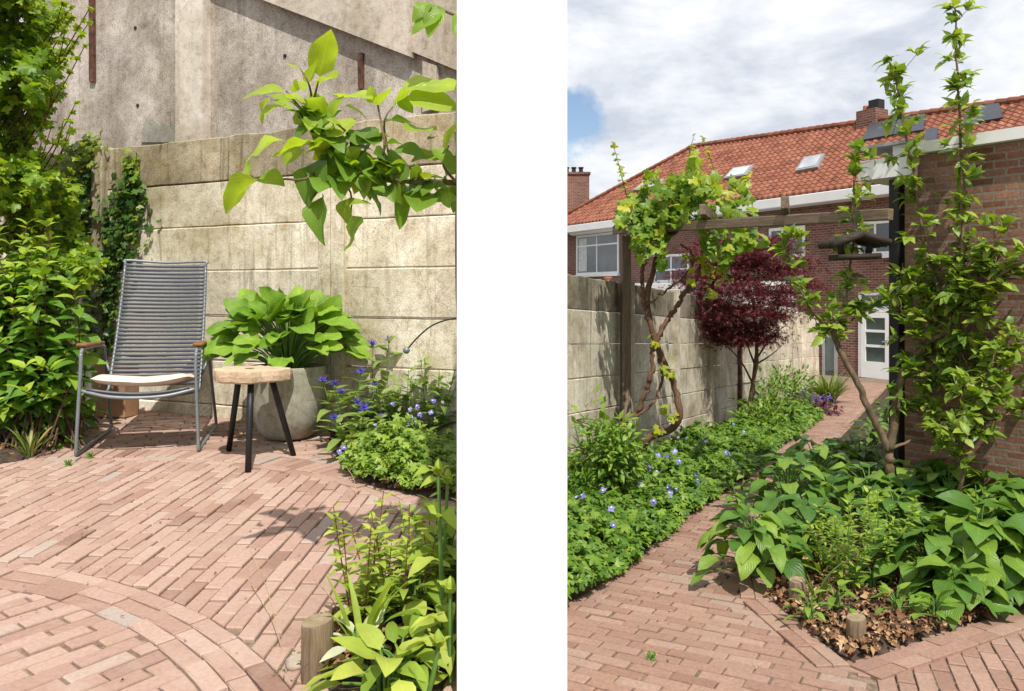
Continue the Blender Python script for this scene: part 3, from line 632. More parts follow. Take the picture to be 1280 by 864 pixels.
# concrete panel fence, left garden
def fence(name, label, nodes, tops, zf, rows, mats, posts, thick=0.05, ph=0.33, slope=0.0):
    base = (nodes[0][0], nodes[0][1], zf(*nodes[0][:2])); th = thing(name, label, 'fence', base)
    for i, (a, b) in enumerate(zip(nodes[:-1], nodes[1:])):
        a = np.asarray(a, float)[:2]; b = np.asarray(b, float)[:2]; d = nrm(b-a); top = tops[i]; zb = min(zf(*a), zf(*b))-0.10; k = 0
        while top-k*ph > zb+0.02:
            z1 = top-k*ph; z0 = max(z1-ph+0.003, zb)
            bm_ = MB(); l = np.hypot(*(b-a)); c = (a+b)/2+np.array((-d[1], d[0]))*random.gauss(0, 0.004)
            nx = int(l/0.11)+2; xs = np.linspace(-l/2, l/2, nx); V = []
            for j, x in enumerate(xs):           # slightly chipped edges
                ju = random.gauss(0, 0.0035)-abs(random.gauss(0, 0.004)) if k == 0 else -abs(random.gauss(0, 0.0022)); jd = abs(random.gauss(0, 0.0022))
                for y, z in ((-thick/2, z0+jd+0.006), (-thick/2+0.006, z0+jd), (thick/2, z0+jd), (thick/2, z1+ju), (-thick/2+0.008, z1+ju), (-thick/2, z1+ju-0.008)): V.append((x, y, z-slope*x))
            F = [(j*6+q, j*6+(q+1) % 6, (j+1)*6+(q+1) % 6, (j+1)*6+q) for j in range(nx-1) for q in range(6)]+[tuple(range(5, -1, -1)), tuple((nx-1)*6+q for q in range(6))]
            V = np.array(V); W_ = np.c_[c[0]+V[:, 0]*d[0]-V[:, 1]*d[1], c[1]+V[:, 0]*d[1]+V[:, 1]*d[0], V[:, 2]]
            F = [tuple(f) for f in F]
            bm_.add(W_, F, random.uniform(0.2, 0.9)); mt = mats(i, k); bm_.build('panel', M[mt], th); k += 1
    for (p, w, dp, ztop, mt) in posts:
        p = np.asarray(p, float); d = nrm(np.asarray(nodes[-1], float)[:2]-np.asarray(nodes[0], float)[:2])
        pm = MB(); z0 = zf(*p[:2])-0.1; pm.box((p[0], p[1], (z0+ztop)/2), (w, dp, ztop-z0), math.atan2(d[1], d[0]), random.uniform(0.3, 0.8), 0.008); pm.build('post', M[mt], th)
    return th
LA, LBp = np.array((-3.32, 6.45)), np.array((-0.10, 4.985)); ld = nrm(LBp-LA); ln_ = np.array((ld[1], -ld[0]))   # towards the camera
def onfence(px): a = (px-640)/FOC; Amat = np.array(((a, -ld[0]), (1, -ld[1]))); y, s = np.linalg.solve(Amat, LA); return np.array((a*y, y))
pA, pM = onfence(131), onfence(419)
fl = fence('concrete_fence', 'weathered beige concrete panel fence behind the chair and stool', [LA-ld*2.3, LA+ld*0.05, pM, LBp], [2.775, 2.775, 2.775, 2.775], zL, 6,
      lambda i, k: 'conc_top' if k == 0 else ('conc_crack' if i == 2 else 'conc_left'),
      [(pA+ln_*0.02, 0.115, 0.12, 2.79, 'conc_top'), (pM+ln_*0.012-ld*0.05, 0.10, 0.10, 2.78, 'conc_left'), (pM+ln_*0.012+ld*0.06, 0.11, 0.10, 2.78, 'conc_crack')])
# tall concrete building behind it
BOFF = -0.95
LAb = LA+ln_*BOFF; 
def onbld(px, py, off=0.0):
    a = (px-640)/FOC; o0 = LAb+ln_*off; Amat = np.array(((a, -ld[0]), (1, -ld[1]))); y, s = np.linalg.solve(Amat, o0); return np.array((a*y, y, CAMZ+(HOR-py)*y/FOC)), s
bt = thing('concrete_building', 'tall grey pebble rendered concrete building rising behind the left fence', 'building', (LAb[0], LAb[1], zL(*LAb)))
s_end = onbld(588, 0)[1]; pe = LAb+ld*s_end; ps = LAb-ld*2.2
gab = [(-2.2, 0.2), (s_end, 0.2), (s_end, onbld(588, 25)[0][2]), (onbld(500, -60)[1], onbld(500, -60)[0][2]), (onbld(300, -190)[1], onbld(300, -190)[0][2]), (-2.2, onbld(300, -190)[0][2])]
def sheet(mb, poly, o0, off0, off1, tone=0.5):
    """polygon in (along, height) on the building face, thickened between two offsets"""
    n = len(poly); V = []
    for of in (off1, off0):
        for s_, z in poly: q = o0+ld*s_+ln_*of; V.append((q[0], q[1], z))
    F = [tuple(range(n)), tuple(range(2*n-1, n-1, -1))]+[(i, n+i, n+(i+1) % n, (i+1) % n) for i in range(n)]
    return mb.add(V, F, tone)
mb = MB(); sheet(mb, gab, LAb, -0.8, 0.0); mb.build('wall', M['harl'], bt)
def bpoly(pts, off): return [(onbld(x, y, off)[1], onbld(x, y, off)[0][2]) for x, y in pts]
mb = MB(); sheet(mb, bpoly([(224, 240), (253, 240), (253, -130), (224, -130)], 0.10), LAb, 0.002, 0.10); sheet(mb, bpoly([(219, 240), (223.8, 240), (223.8, -130), (219, -130)], 0.05), LAb, 0.002, 0.05); mb.build('pilaster', M['pale_conc'], bt)
mb = MB(); sheet(mb, bpoly([(180, -57), (513, 71), (513, -20), (180, -150)], 0.085), LAb, 0.003, 0.085); sheet(mb, bpoly([(513.5, 64), (600, 100), (600, 15), (500, -50), (513.5, -20)], 0.06), LAb, 0.004, 0.06); mb.build('gable_beam', M['smooth_conc'], bt)
mb = MB(); sheet(mb, bpoly([(528, 140), (545, 135), (545, 82), (528, 76)], 0.06), LAb, 0.002, 0.06); mb.build('pilaster', M['smooth_conc'], bt)
for q in ([(110.5, -40), (116, -40), (117, 102), (111, 102)], [(447, 66), (453, 66), (453, 111), (448, 111)]):
    mb = MB(); sheet(mb, bpoly(q[::-1], 0.03), LAb, 0.002, 0.03); mb.build('rusty_strip', M['rust'], bt)
pp = [(176, 178), (222, 178), (221, 160), (216, 154), (211, 157), (204, 153), (199, 156), (192, 150), (183, 149), (180, 155), (178, 163)]
mb = MB(); sheet(mb, bpoly(pp, 0.012), LAb, 0.001, 0.012); mb.build('cement_patch', M['patch'], bt)
for hx, hy in ((169, 35), (172, 132), (356, 70)):
    c, s_ = onbld(hx, hy, 0.004); mb = MB(); mb.tube([c+np.array((*ln_, 0))*-0.02, c+np.array((*ln_, 0))*0.004], 0.017, 9); mb.build('bolt_hole', M['black'], bt)
# right garden panel fence
fd = nrm(FB-FA)
def onR(px): a = (px-640)/FOC; Am = np.array(((a, -fd[0]), (1, -fd[1]))); y, s = np.linalg.solve(Am, FA); return np.array((a*y, y))
fn = [FA]+[onR(p) for p in (783, 841, 884, 921, 947, 968, 986, 1003)]+[FB]
def ftop(p): return 1.83-0.058*(p[1]-7.3)
tops = [ftop((a+b)/2) for a, b in zip(fn[:-1], fn[1:])]
nR = np.array((fd[1], -fd[0]))
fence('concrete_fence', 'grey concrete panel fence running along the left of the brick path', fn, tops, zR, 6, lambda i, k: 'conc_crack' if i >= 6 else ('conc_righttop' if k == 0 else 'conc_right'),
      [(p+nR*0.02, 0.12, 0.12, ftop(p)+0.03, 'conc_right' if j != 3 else 'rust') for j, p in enumerate(fn[1:-1])], 0.05, 0.335, 0.050)

# ---- row house at the end
E0 = np.array((10.0, 22.0)); hd = np.array((-0.505, 0.863)); hd /= np.hypot(*hd); hm = np.array((hd[1], -hd[0]))  # into the building
HZ0 = zR(0, 22)-0.3; house = thing('row_house', 'long brown brick row house with orange tiled roof at the end of the path', 'house', (E0[0], E0[1], 0), math.atan2(hd[1], hd[0]))
# local frame: x along the eaves away to the left, y is out of the facade towards us? compute signs from the rotation
def tol(P):  # world -> house local
    q = np.asarray(P[:2], float)-E0; th_ = house.rotation_euler.z; c, s_ = math.cos(th_), math.sin(th_); return np.array((q[0]*c+q[1]*s_, -q[0]*s_+q[1]*c, P[2] if len(P) > 2 else 0))
SGN = np.sign(tol(E0+hm)[1])       # sign of local y that goes into the building
def fac(px, py, off=0.0):
    """point on the facade (off = metres out of it) seen at that place"""
    a = (px-640)/FOC; y = (E0.dot(hm)-off)/(a*hm[0]+hm[1]); l = tol((a*y, y, CAMZ+(HOR-py)*y/FOC)); return l[0], l[2]
EAVE = 4.62; PITCH = 1.0; OVER = 0.45
def roofp(px, py):
    a = (px-640)/FOC; b = (HOR-py)/FOC; k = a*hm[0]+hm[1]; c0 = E0.dot(hm)
    y = (EAVE-CAMZ-PITCH*(c0-OVER))/(b-k*PITCH); l = tol((a*y, y, CAMZ+b*y)); return l[0], l[1]*SGN   # along, depth into the building
def hb(mb, x0, x1, d0, d1, z0, z1, tone=0.5, bev=0): return mb.box(((x0+x1)/2, SGN*(d0+d1)/2, (z0+z1)/2), (abs(x1-x0), abs(d1-d0), abs(z1-z0)), 0, tone, bev)
HX0, HX1 = -9.0, 16.3; DEPTH = 5.4
mb = MB(); hb(mb, HX0, HX1, 0, DEPTH, HZ0-0.5, EAVE-0.1); mb.build('wall', M['house_brick'], house, local=True)
RIDA, RIDS = 2.1, 0.078; apx = 9.7; RID = RIDA+RIDS*apx; RID0 = RIDA+RIDS*(-9.0)                                      # ridge height above the eaves; where the hip begins
def tiles(mb, x0, x1, d_e, d_r, z_e, z_r, hip0=None, hip1=None):
    ns = 19; nu = int((x1-x0)/0.24)
    for r in range(ns):
        f0, f1 = r/ns, (r+1)/ns+0.012
        for i in range(nu):
            xa = x0+(x1-x0)*i/nu; xb = xa+(x1-x0)/nu
            rh = RIDA+RIDS*min(xa, apx); za, zb = z_e+rh*f0, z_e+rh*f1; da, db = d_e+rh*f0/PITCH, d_e+rh*f1/PITCH
            if hip1 is not None and xb > hip1[0]+(hip1[1]-hip1[0])*(f0+0.5/ns): continue
            V = []; prof = ((0, 0.0), (0.2, 0.035), (0.42, 0.05), (0.62, 0.012), (0.8, -0.004), (1.0, 0.012)); up = 0.035
            for (u, h) in prof: V.append((xa+(xb-xa)*u, SGN*da, za+h+up))
            for (u, h) in prof: V.append((xa+(xb-xa)*u, SGN*db, zb+h))
            for (u, h) in prof: V.append((xa+(xb-xa)*u, SGN*da, za+h-0.03))
            k = len(prof); F = [(j, j+1, k+j+1, k+j) for j in range(k-1)]+[(2*k+j, 2*k+j+1, j+1, j) for j in range(k-1)]
            mb.add(V, F, min(1, max(0, random.gauss(0.5, 0.2))))
mb = MB(); dr = -OVER+RID/PITCH
tiles(mb, HX0, HX1, -OVER, dr, EAVE, EAVE+RID, hip1=(HX1, apx))
hb2 = [(HX0, SGN*(-OVER), EAVE-0.02), (HX1, SGN*(-OVER), EAVE-0.02), (apx, SGN*dr, EAVE+RID-0.02), (HX0, SGN*(-OVER+RID0), EAVE+RID0-0.02), (HX0, SGN*(2*dr+OVER), EAVE-0.02), (HX1, SGN*(2*dr+OVER), EAVE-0.02)]
mb.add(hb2, [(0, 1, 2, 3), (3, 2, 5, 4), (1, 5, 2), (0, 3, 4)], 0.3)
def rpt(x): r = RIDA+RIDS*x; return np.array((x, SGN*(-OVER+r/PITCH), EAVE+r+0.03))
for i in range(60):
    x = HX0+(apx-HX0)*i/60; mb.tube([rpt(x), rpt(x+(apx-HX0)/60*1.04)+UP*0.025], 0.10, 8, random.uniform(0.2, 0.7))
for i in range(26):
    f0, f1 = i/26, (i+1)/26; q0 = np.array((apx+(HX1-apx)*f0, SGN*(dr+(-OVER-dr)*f0), EAVE+RID*(1-f0)+0.04)); q1 = np.array((apx+(HX1-apx)*f1, SGN*(dr+(-OVER-dr)*f1), EAVE+RID*(1-f1)+0.06)); mb.tube([q0, q1], 0.10, 8, random.uniform(0.2, 0.7))
roof = mb.build('roof', M['tile'], house, local=True)
mb = MB(); hb(mb, HX0, HX1+0.1, -OVER-0.12, 0.0, EAVE-0.34, EAVE-0.05, 0.5, 0.02); mb.build('gutter', M['white'], house, local=True)
def roof_quad(px4, name, mat, lift, framemat=None):
    Q = [roofp(*p) for p in px4]; V = []
    for of in (lift, 0.0):
        for x, d in Q: V.append((x, SGN*(d-of*0.7), EAVE+(d+OVER)*PITCH+of*0.7))
    F = [(0, 1, 2, 3), (7, 6, 5, 4)]+[(i, 4+i, 4+(i+1) % 4, (i+1) % 4) for i in range(4)]
    mb = MB(); mb.add(V, F); o_ = mb.build(name, framemat or mat, house, local=True)
    if framemat:
        c = sum(np.array(q) for q in Q)/4; V2 = []
        for x, d in [c+(np.array(q)-c)*0.80 for q in Q]: V2.append((x, SGN*(d-(lift+0.012)*0.7), EAVE+(d+OVER)*PITCH+(lift+0.012)*0.7))
        m2 = MB(); m2.add(V2, [(0, 1, 2, 3)]); g = m2.build('pane', mat, house, local=True); g.parent = o_
    return o_
for q in ([(793, 240), (820, 240), (832, 226), (806, 230)], [(906, 226), (934, 222), (944, 209), (918, 213)], [(996, 217), (1024, 212), (1033, 195), (1007, 200)], [(1215, 186), (1231, 182), (1233, 172), (1217, 175)]): roof_quad(q, 'skylight', M['glass_sky'], 0.12, M['zinc'])
for q in ([(1078, 178), (1117, 171), (1123, 151), (1090, 157)], [(1118, 171), (1156, 165), (1158, 145), (1124, 151)], [(1204, 159), (1255, 150), (1250, 130), (1212, 138)], [(1155, 186), (1172, 183), (1174, 162), (1158, 165)]): roof_quad(q, 'solar_panel', M['solar'], 0.09)
def window(x0, y0, x1, y1, cols=(0.5,), rows=(), mat='glass', fw=0.09, inner='curtain'):
    xa, z1 = fac(x0, y0); xb, _ = fac(x1, y0); _, z0 = fac((x0+x1)/2, y1); _, z1 = fac((x0+x1)/2, y0)
    xa, xb = min(xa, xb), max(xa, xb); mb = MB(); d0, d1 = -0.035, 0.05
    hb(mb, xa, xa+fw, d0, d1, z0, z1); hb(mb, xb-fw, xb, d0, d1, z0, z1); hb(mb, xa+fw, xb-fw, d0, d1, z1-fw, z1); hb(mb, xa+fw, xb-fw, d0, d1, z0, z0+fw)
    for c in cols: x = xa+(xb-xa)*c; hb(mb, x-fw*0.35, x+fw*0.35, d0+0.005, d1, z0+fw, z1-fw)
    for r_ in rows: z = z0+(z1-z0)*r_; hb(mb, xa+fw, xb-fw, d0+0.012, d1, z-fw*0.35, z+fw*0.35)
    w = mb.build('window', M['white'], house, local=True)
    g = MB(); hb(g, xa+fw*0.9, xb-fw*0.9, -0.006, -0.002, z0+fw*0.9, z1-fw*0.9); p = g.build('pane', M[mat], house, local=True); p.parent = w
    s = MB(); hb(s, xa-0.05, xb+0.05, -0.13, 0.02, z0-0.09, z0-0.004); si = s.build('sill', M['white'], house, local=True); si.parent = w
    return w, (xa, xb, z0, z1)
w1, q1 = window(721, 292, 774, 343, (0.5,), (0.72,))
mb = MB(); hb(mb, q1[0]-0.1, q1[1]+0.15, -0.36, -0.02, q1[3], q1[3]+0.5, 0.5, 0.12); mb.build('roller_shutter', M['white'], house, local=True)
mb = MB(); hb(mb, q1[1]-0.75, q1[1]-0.15, -0.014, -0.009, q1[2]+0.15, q1[3]-0.15); p = mb.build('curtain', M['curtain'], house, local=True); p.parent = w1
mb = MB()
window(818, 318, 862, 353, (0.5,), (0.45,)); window(962, 284, 1007, 322, (0.62,), ()); window(1073, 276, 1117, 319, (0.5,), ())
# door with fanlight
xa, zt = fac(1074, 366); xb, _ = fac(1118, 366); _, zb = fac(1096, 473); xa, xb = min(xa, xb), max(xa, xb); Wd_ = xb-xa
mb = MB(); f_ = 0.09; zm = zb+(zt-zb)*0.80
hb(mb, xa, xa+f_, -0.04, 0.04, zb, zt); hb(mb, xb-f_, xb, -0.04, 0.04, zb, zt); hb(mb, xa+f_, xb-f_, -0.04, 0.04, zt-f_*0.8, zt); hb(mb, xa+f_, xb-f_, -0.04, 0.04, zm-0.06, zm+0.10)
fr = mb.build('door_frame', M['white'], house, local=True)
m2 = MB(); hb(m2, xa+f_, xb-f_, -0.012, -0.004, zm+0.1, zt-f_*0.8); fl_ = m2.build('fanlight', M['glass'], house, local=True); fl_.parent = fr
m2 = MB(); x0, x1 = xa+f_+0.01, xb-f_-0.01; st = 0.14; hb(m2, x0, x0+st, -0.06, -0.01, zb, zm-0.07); hb(m2, x1-st, x1, -0.06, -0.01, zb, zm-0.07); hb(m2, x0+st, x1-st, -0.06, -0.01, zb, zb+(zm-zb)*0.24); hb(m2, x0+st, x1-st, -0.06, -0.01, zm-0.22, zm-0.07)
for q in (0.47, 0.69): hb(m2, x0+st, x1-st, -0.058, -0.01, zb+(zm-zb)*q-0.035, zb+(zm-zb)*q+0.035)
dr_ = m2.build('door', M['white'], house, local=True)
m2 = MB(); hb(m2, x0+st-0.02, x1-st+0.02, -0.03, -0.022, zb+0.3, zm-0.2); g = m2.build('pane', M['glass_green'], house, local=True); g.parent = dr_
m2 = MB(); hb(m2, x0+0.06, x0+0.2, -0.10, -0.062, zb+1.0, zb+1.04); g = m2.build('handle', M['zinc'], house, local=True); g.parent = dr_
xa, zt = fac(1029, 418); xb, _ = fac(1047, 418); _, zb = fac(1038, 478); mb = MB(); xa, xb = min(xa, xb), max(xa, xb)
hb(mb, xa, xa+0.08, -0.05, 0.03, zb, zt); hb(mb, xb-0.08, xb, -0.05, 0.03, zb, zt); hb(mb, xa+.08, xb-.08, -0.05, 0.03, zt-0.08, zt); hb(mb, xa+.08, xb-.08, -0.05, 0.03, zb, zb+0.1)
gd = mb.build('glazed_door', M['zinc'], house, local=True); m2 = MB(); hb(m2, xa+0.07, xb-0.07, -0.014, -0.006, zb+0.09, zt-0.07); g = m2.build('pane', M['glass_green'], house, local=True); g.parent = gd
x_, d_ = roofp(1085, 156); dr = d_+0.15; RID = RIDA+RIDS*x_; mb = MB(); hb(mb, x_-0.36, x_+0.30, dr-0.3, dr+0.3, EAVE+RID-0.7, EAVE+RID+0.36); ch = mb.build('chimney', M['house_brick'], house, local=True)
mb = MB(); hb(mb, x_-0.32, x_+0.02, dr-0.12, dr+0.2, EAVE+RID+0.37, EAVE+RID+0.66, 0.5, 0.02); m2 = MB(); m2.lathe([(0.09, 0), (0.08, 0.18), (0.0, 0.18)], (x_+0.18, SGN*dr, EAVE+RID+0.36), 10)
for m_, nm, mt in ((mb, 'flue', 'black'), (m2, 'chimney_pot', 'terracotta')): g = m_.build(nm, M[mt], house, local=True); g.parent = ch
# neighbour house whose chimney shows past the hip
c = at(700, 258, 40.0); nb = thing('neighbour_house', 'dark brick house with chimney pots half hidden behind the row house', 'house', (c[0], c[1], zR(0, 26)))
mb = MB(); mb.box((c[0]-1.5, c[1]+2.5, (c[2]-0.6+zR(0, 26))/2), (6, 4.5, c[2]-0.6-zR(0, 26))); mb.build('wall', M['house_brick'], nb)
mb = MB(); rx0, rx1, ry0, ry1, rz = c[0]-4.8, c[0]+1.8, c[1]-0.1, c[1]+5.1, c[2]-0.62
mb.add([(rx0, ry0, rz), (rx1, ry0, rz), (rx1, ry1, rz), (rx0, ry1, rz), (rx0, (ry0+ry1)/2, rz+1.9), (rx1-1.6, (ry0+ry1)/2, rz+1.9)], [(3, 2, 1, 0), (0, 1, 5, 4), (2, 3, 4, 5), (1, 2, 5), (3, 0, 4)], 0.45); mb.build('roof', M['tile'], nb)
for wx in (-3.2, -1.2):
    mb = MB(); mb.box((c[0]+wx, c[1]+0.235, c[2]-2.0), (1.1, 0.06, 1.2)); wn = mb.build('window', M['white'], nb); m2 = MB(); m2.box((c[0]+wx, c[1]+0.20, c[2]-2.0), (0.92, 0.02, 1.02)); g = m2.build('pane', M['glass'], nb); g.parent = wn
cx0 = at(703, 258, 40)[0]; cx1 = at(737, 258, 40)[0]; zt = at(0, 217, 40)[2]
mb = MB(); mb.box(((cx0+cx1)/2, 40.6, (zt+3)/2), (cx1-cx0, 0.9, zt-3)); mb.box(((cx0+cx1)/2, 40.6, zt+0.04), (cx1-cx0+0.12, 1.02, 0.12)); chm = mb.build('chimney', M['house_brick'], nb)
for k in range(3): m2 = MB(); m2.lathe([(0.11, 0), (0.10, 0.22), (0.14, 0.23), (0.14, 0.29), (0, 0.30)], (cx0+0.25+k*0.36, 40.5, zt+0.1), 10); g = m2.build('chimney_pot', M['black'], nb); g.parent = chm
# flat roofed extension behind the fence
ex = thing('flat_roof_extension', 'low flat roofed extension with white fascia behind the concrete fence', 'extension', (E0[0], E0[1], 0), house.rotation_euler.z)
zt = at(0, 354, 27)[2]; xe0, xe1 = 2.6, 12.0
mb = MB(); hb(mb, xe0, xe1, -2.2, -0.005, HZ0-0.4, zt-0.3); mb.build('wall', M['white'], ex, local=True)
mb = MB(); hb(mb, xe0-0.1, xe1+0.1, -2.35, -0.006, zt-0.3, zt-0.02, 0.5, 0.01); mb.build('fascia', M['white'], ex, local=True)
mb = MB(); hb(mb, xe0-0.05, xe1+0.05, -2.3, -0.007, zt-0.02, zt+0.01); mb.build('roof', M['zinc'], ex, local=True)
q = E0+hd*9.6-hm*1.9; mb = MB(); mb.lathe([(0.0, 0), (0.09, 0), (0.13, 0.2), (0.15, 0.2), (0.15, 0.26), (0.12, 0.26), (0.11, 0.2), (0, 0.2)], (q[0], q[1], zt+0.01), 16)
tag(mb.build('flower_pot', M['terracotta'], base=(q[0], q[1], zt+0.01)), 'small orange terracotta pot on the flat extension roof', 'pot')

# ---- brick outbuilding on the right
S0 = at(1131, 600, 6.3)[:2]; S1 = at(1264, 600, 5.68)[:2]; sd = nrm(S1-S0); sn = np.array((-sd[1], sd[0])); sn = sn if sn.dot(-S0) < 0 else -sn    # into the building
S2 = S0+sd*3.2; SZ = at(0, 196, 6.3)[2]
shed = thing('brick_outbuilding', 'red brick outbuilding with white roof edge on the right of the path', 'outbuilding', (S0[0], S0[1], zR(*S0)))
def quadprism(P, z0, z1): mb = MB(); return mb.prism([tuple(p) for p in P], z0, z1)
sb = S0+sn*3.0+np.array((1.2, 0)); quadprism([S0, S2, S2+sn*4, S0+sn*4] if np.cross(sd, sn) > 0 else [S0, S0+sn*4, S2+sn*4, S2], zR(*S0)-0.3, SZ).build('wall', M['shed_brick'], shed)
def strip(a, b, out_, inn, z0, z1): P = [a-sn*out_, b-sn*out_, b+sn*inn, a+sn*inn]; P = P if np.cross(sd, sn) > 0 else P[::-1]; return quadprism(P, z0, z1)
strip(S0-sd*0.06, S2, 0.07, 4.05, SZ+0.001, SZ+0.085).build('roof_edge', M['white'], shed)
strip(S0-sd*0.34, S0+sd*0.10, 0.09, 1.3, SZ-0.16, SZ-0.003).build('eaves_box', M['white'], shed)
strip(S0-sd*0.37, S0+sd*0.13, 0.12, 1.33, SZ+0.086, SZ+0.11).build('roof_flashing', M['zinc'], shed)
dp = S0-sd*0.075+sn*0.02; mb = MB(); mb.box((dp[0], dp[1], (zR(*dp)+SZ-0.17)/2), (0.085, 0.10, SZ-0.17-zR(*dp)), math.atan2(sd[1], sd[0]), 0.5, 0.01); mb.build('downpipe', M['black'], shed)
#@@OBJECTS
# ================================================================== LEFT GARDEN: furniture
# ---- lounge chair (local: x right, y back, z up)
F0 = np.array((-2.215, 4.74)); chair = thing('garden_chair', 'grey slatted high back lounge chair with wooden armrests on the brick patio', 'chair', (F0[0], F0[1], zL(*F0)), R(13)); chair.rotation_euler = (R(2.2), R(0.5), R(13))
HW = 0.335
def sled(sx):
    x = sx*HW; xt = sx*(HW-0.018)
    return curve([(xt, 0.03, 0.60), (xt, 0.02, 0.50), (x, 0.0, 0.06), (x, 0.012, 0.018), (x, 0.05, 0.012), (x, 0.40, 0.012), (x, 0.74, 0.012), (x, 0.775, 0.03), (x, 0.765, 0.07), (xt, 0.55, 0.54), (xt, 0.50, 0.595), (xt, 0.42, 0.61), (xt, 0.10, 0.625), (xt, 0.03, 0.60)], 78)
for sx in (-1, 1):
    mb = MB(); mb.tube(sled(sx), 0.0105, 8); mb.build('leg', M['frame'], chair, local=True, smooth=True)
    mb = MB(); mb.box((0, 0, 0), (0.062, 0.36, 0.022), 0, 0.5, 0.009); a = mb.build('armrest', M['bamboo'], chair, local=True, smooth=True); a.location = (sx*(HW-0.02), 0.23, 0.637); a.rotation_euler = (R(-3), 0, sx*R(2))
def seatc(t): return (0.0+0.47*t, 0.395-0.085*t-0.02*math.sin(t*math.pi))           # y, z
def backc(t): return (0.47+0.36*t+0.03*math.sin(t*math.pi), 0.33+0.80*t)
W2 = 0.275
mb = MB(); fr_ = []
for sx in (-1, 1):
    pts = [(sx*W2*(1-0.06*t), *backc(t)) for t in np.linspace(1, 0, 12)]+[(sx*(W2+0.005), *seatc(t)) for t in np.linspace(0.95, 0.05, 8)]
    mb.tube(pts, 0.0095, 8)
mb.tube(curve([(-W2*0.94, *backc(1.0)), (-W2*0.9, *backc(1.025)), (0, backc(1.0)[0]+0.03, backc(1.0)[1]+0.008), (W2*0.9, *backc(1.025)), (W2*0.94, *backc(1.0))], 20), 0.0095, 8)
mb.tube(curve([(-HW+0.01, 0.025, 0.385), (-W2*0.6, -0.02, 0.352), (0, -0.03, 0.343), (W2*0.6, -0.02, 0.352), (HW-0.01, 0.025, 0.385)], 20), 0.0105, 8)
mb.tube([(-HW+0.02, 0.56, 0.5), (-W2, 0.52, 0.40)], 0.009, 6); mb.tube([(HW-0.02, 0.56, 0.5), (W2, 0.52, 0.40)], 0.009, 6)
mb.build('frame', M['frame'], chair, local=True, smooth=True)
def slats(n, fn, t0, t1, sag, rad):
    mb = MB()
    for i in range(n):
        t = t0+(t1-t0)*i/(n-1); y, z = fn(t); pts = []
        wv = W2*(1-0.06*t) if fn is backc else W2
        for u in np.linspace(-1.03, 1.03, 11): q = (1-u*u)*sag; pts.append((u*wv, y+(q if fn is backc else 0), z-(0 if fn is backc else q)-(0.006*(1-u*u) if fn is backc else 0)))
        k = 10; T = np.linspace(0, 2*math.pi, k, endpoint=False); V = []
        for p in pts:
            for a in T: V.append((p[0], p[1]+math.cos(a)*rad*(0.8 if fn is backc else 1), p[2]+math.sin(a)*rad*(1 if fn is backc else .7)))
        Fc = [(j*k+q, j*k+(q+1) % k, (j+1)*k+(q+1) % k, (j+1)*k+q) for j in range(10) for q in range(k)]+[tuple(range(k)), tuple(10*k+q for q in range(k))][0:2]
        mb.add(V, Fc, 0.5)
    return mb
slats(31, backc, 0.03, 0.985, 0.035, 0.0119).build('backrest', M['slat'], chair, local=True, smooth=True)
slats(16, seatc, 0.02, 0.95, 0.03, 0.0118).build('seat', M['slat'], chair, local=True, smooth=True)
# cushion
mb = MB(); bm = bmesh.new(); nx, ny = 16, 14; V = []; 
def cz(u, v, top): e = (1-abs(u)**6)*(1-abs(v)**6); return (0.036*e**0.4 if top else -0.024*e**0.4)+0.004*math.sin(u*5)*math.cos(v*4)*top
V = [(u*0.277, v*0.225, cz(u, v, 1)) for v in np.linspace(-1, 1, ny) for u in np.linspace(-1, 1, nx)]+[(u*0.277, v*0.225, cz(u, v, 0)) for v in np.linspace(-1, 1, ny) for u in np.linspace(-1, 1, nx)]
V = [(x*(1-0.06*(abs(y)/0.225)**4), y*(1-0.05*(abs(x)/0.277)**4), z-0.028*(1-(x/0.277)**2)) for x, y, z in V]; o_ = nx*ny
F = [(j*nx+i, j*nx+i+1, (j+1)*nx+i+1, (j+1)*nx+i) for j in range(ny-1) for i in range(nx-1)]; F += [tuple(o_+q for q in reversed(f)) for f in F]
mb.add(V, F); cu = mb.build('seat_cushion', M['cushion'], smooth=True)
chM = Matrix.Translation(chair.location) @ chair.rotation_euler.to_matrix().to_4x4(); cu.matrix_world = chM @ Matrix.Translation((0, 0.205, 0.428)) @ Matrix.Rotation(R(-8), 4, 'X')
tag(cu, 'thin cream fabric cushion lying on the seat of the grey chair', 'cushion')
bx = PL(131, 518); bx = np.array((-2.93, 5.93)); mb = MB(); mb.box((bx[0], bx[1], zL(*bx)+0.20), (0.26, 0.16, 0.39), R(-12), 0.5, 0.004); 
tag(mb.build('storage_box', M['card'], base=(bx[0], bx[1], zL(*bx))), 'plain brown box standing on the bricks behind the grey chair', 'box')
# ---- stool with tree slice top
sc_ = np.array((-1.515, 4.64)); sz = zL(*sc_); stool = thing('stool', 'stool with a wavy edged tree slice top on three black legs', 'stool', (sc_[0], sc_[1], sz))
mb = MB(); k = 40; P = []
for i in range(k):
    a = 2*math.pi*i/k; r = 0.200*(1+0.05*math.sin(3*a+0.7)+0.065*math.sin(5*a+2.1)+0.05*math.sin(8*a+0.3)); P.append((r*math.cos(a)*1.04, r*math.sin(a)*0.97))
V = []; rings = [(1.0, 0.0), (1.0, 0.0)]
prof = [(0.90, 0.0), (0.985, 0.010), (1.0, 0.038), (0.985, 0.066), (0.965, 0.072), (0.45, 0.073), (0.12, 0.071)]
for s_, z in prof: V += [(x*s_+sc_[0], y*s_+sc_[1], sz+0.452+z+(random.gauss(0, 0.002) if s_ > .9 else 0)) for x, y in P]
F = [(j*k+i, j*k+(i+1) % k, (j+1)*k+(i+1) % k, (j+1)*k+i) for j in range(len(prof)-1) for i in range(k)]+[tuple(range(k-1, -1, -1)), tuple((len(prof)-1)*k+i for i in range(k))]
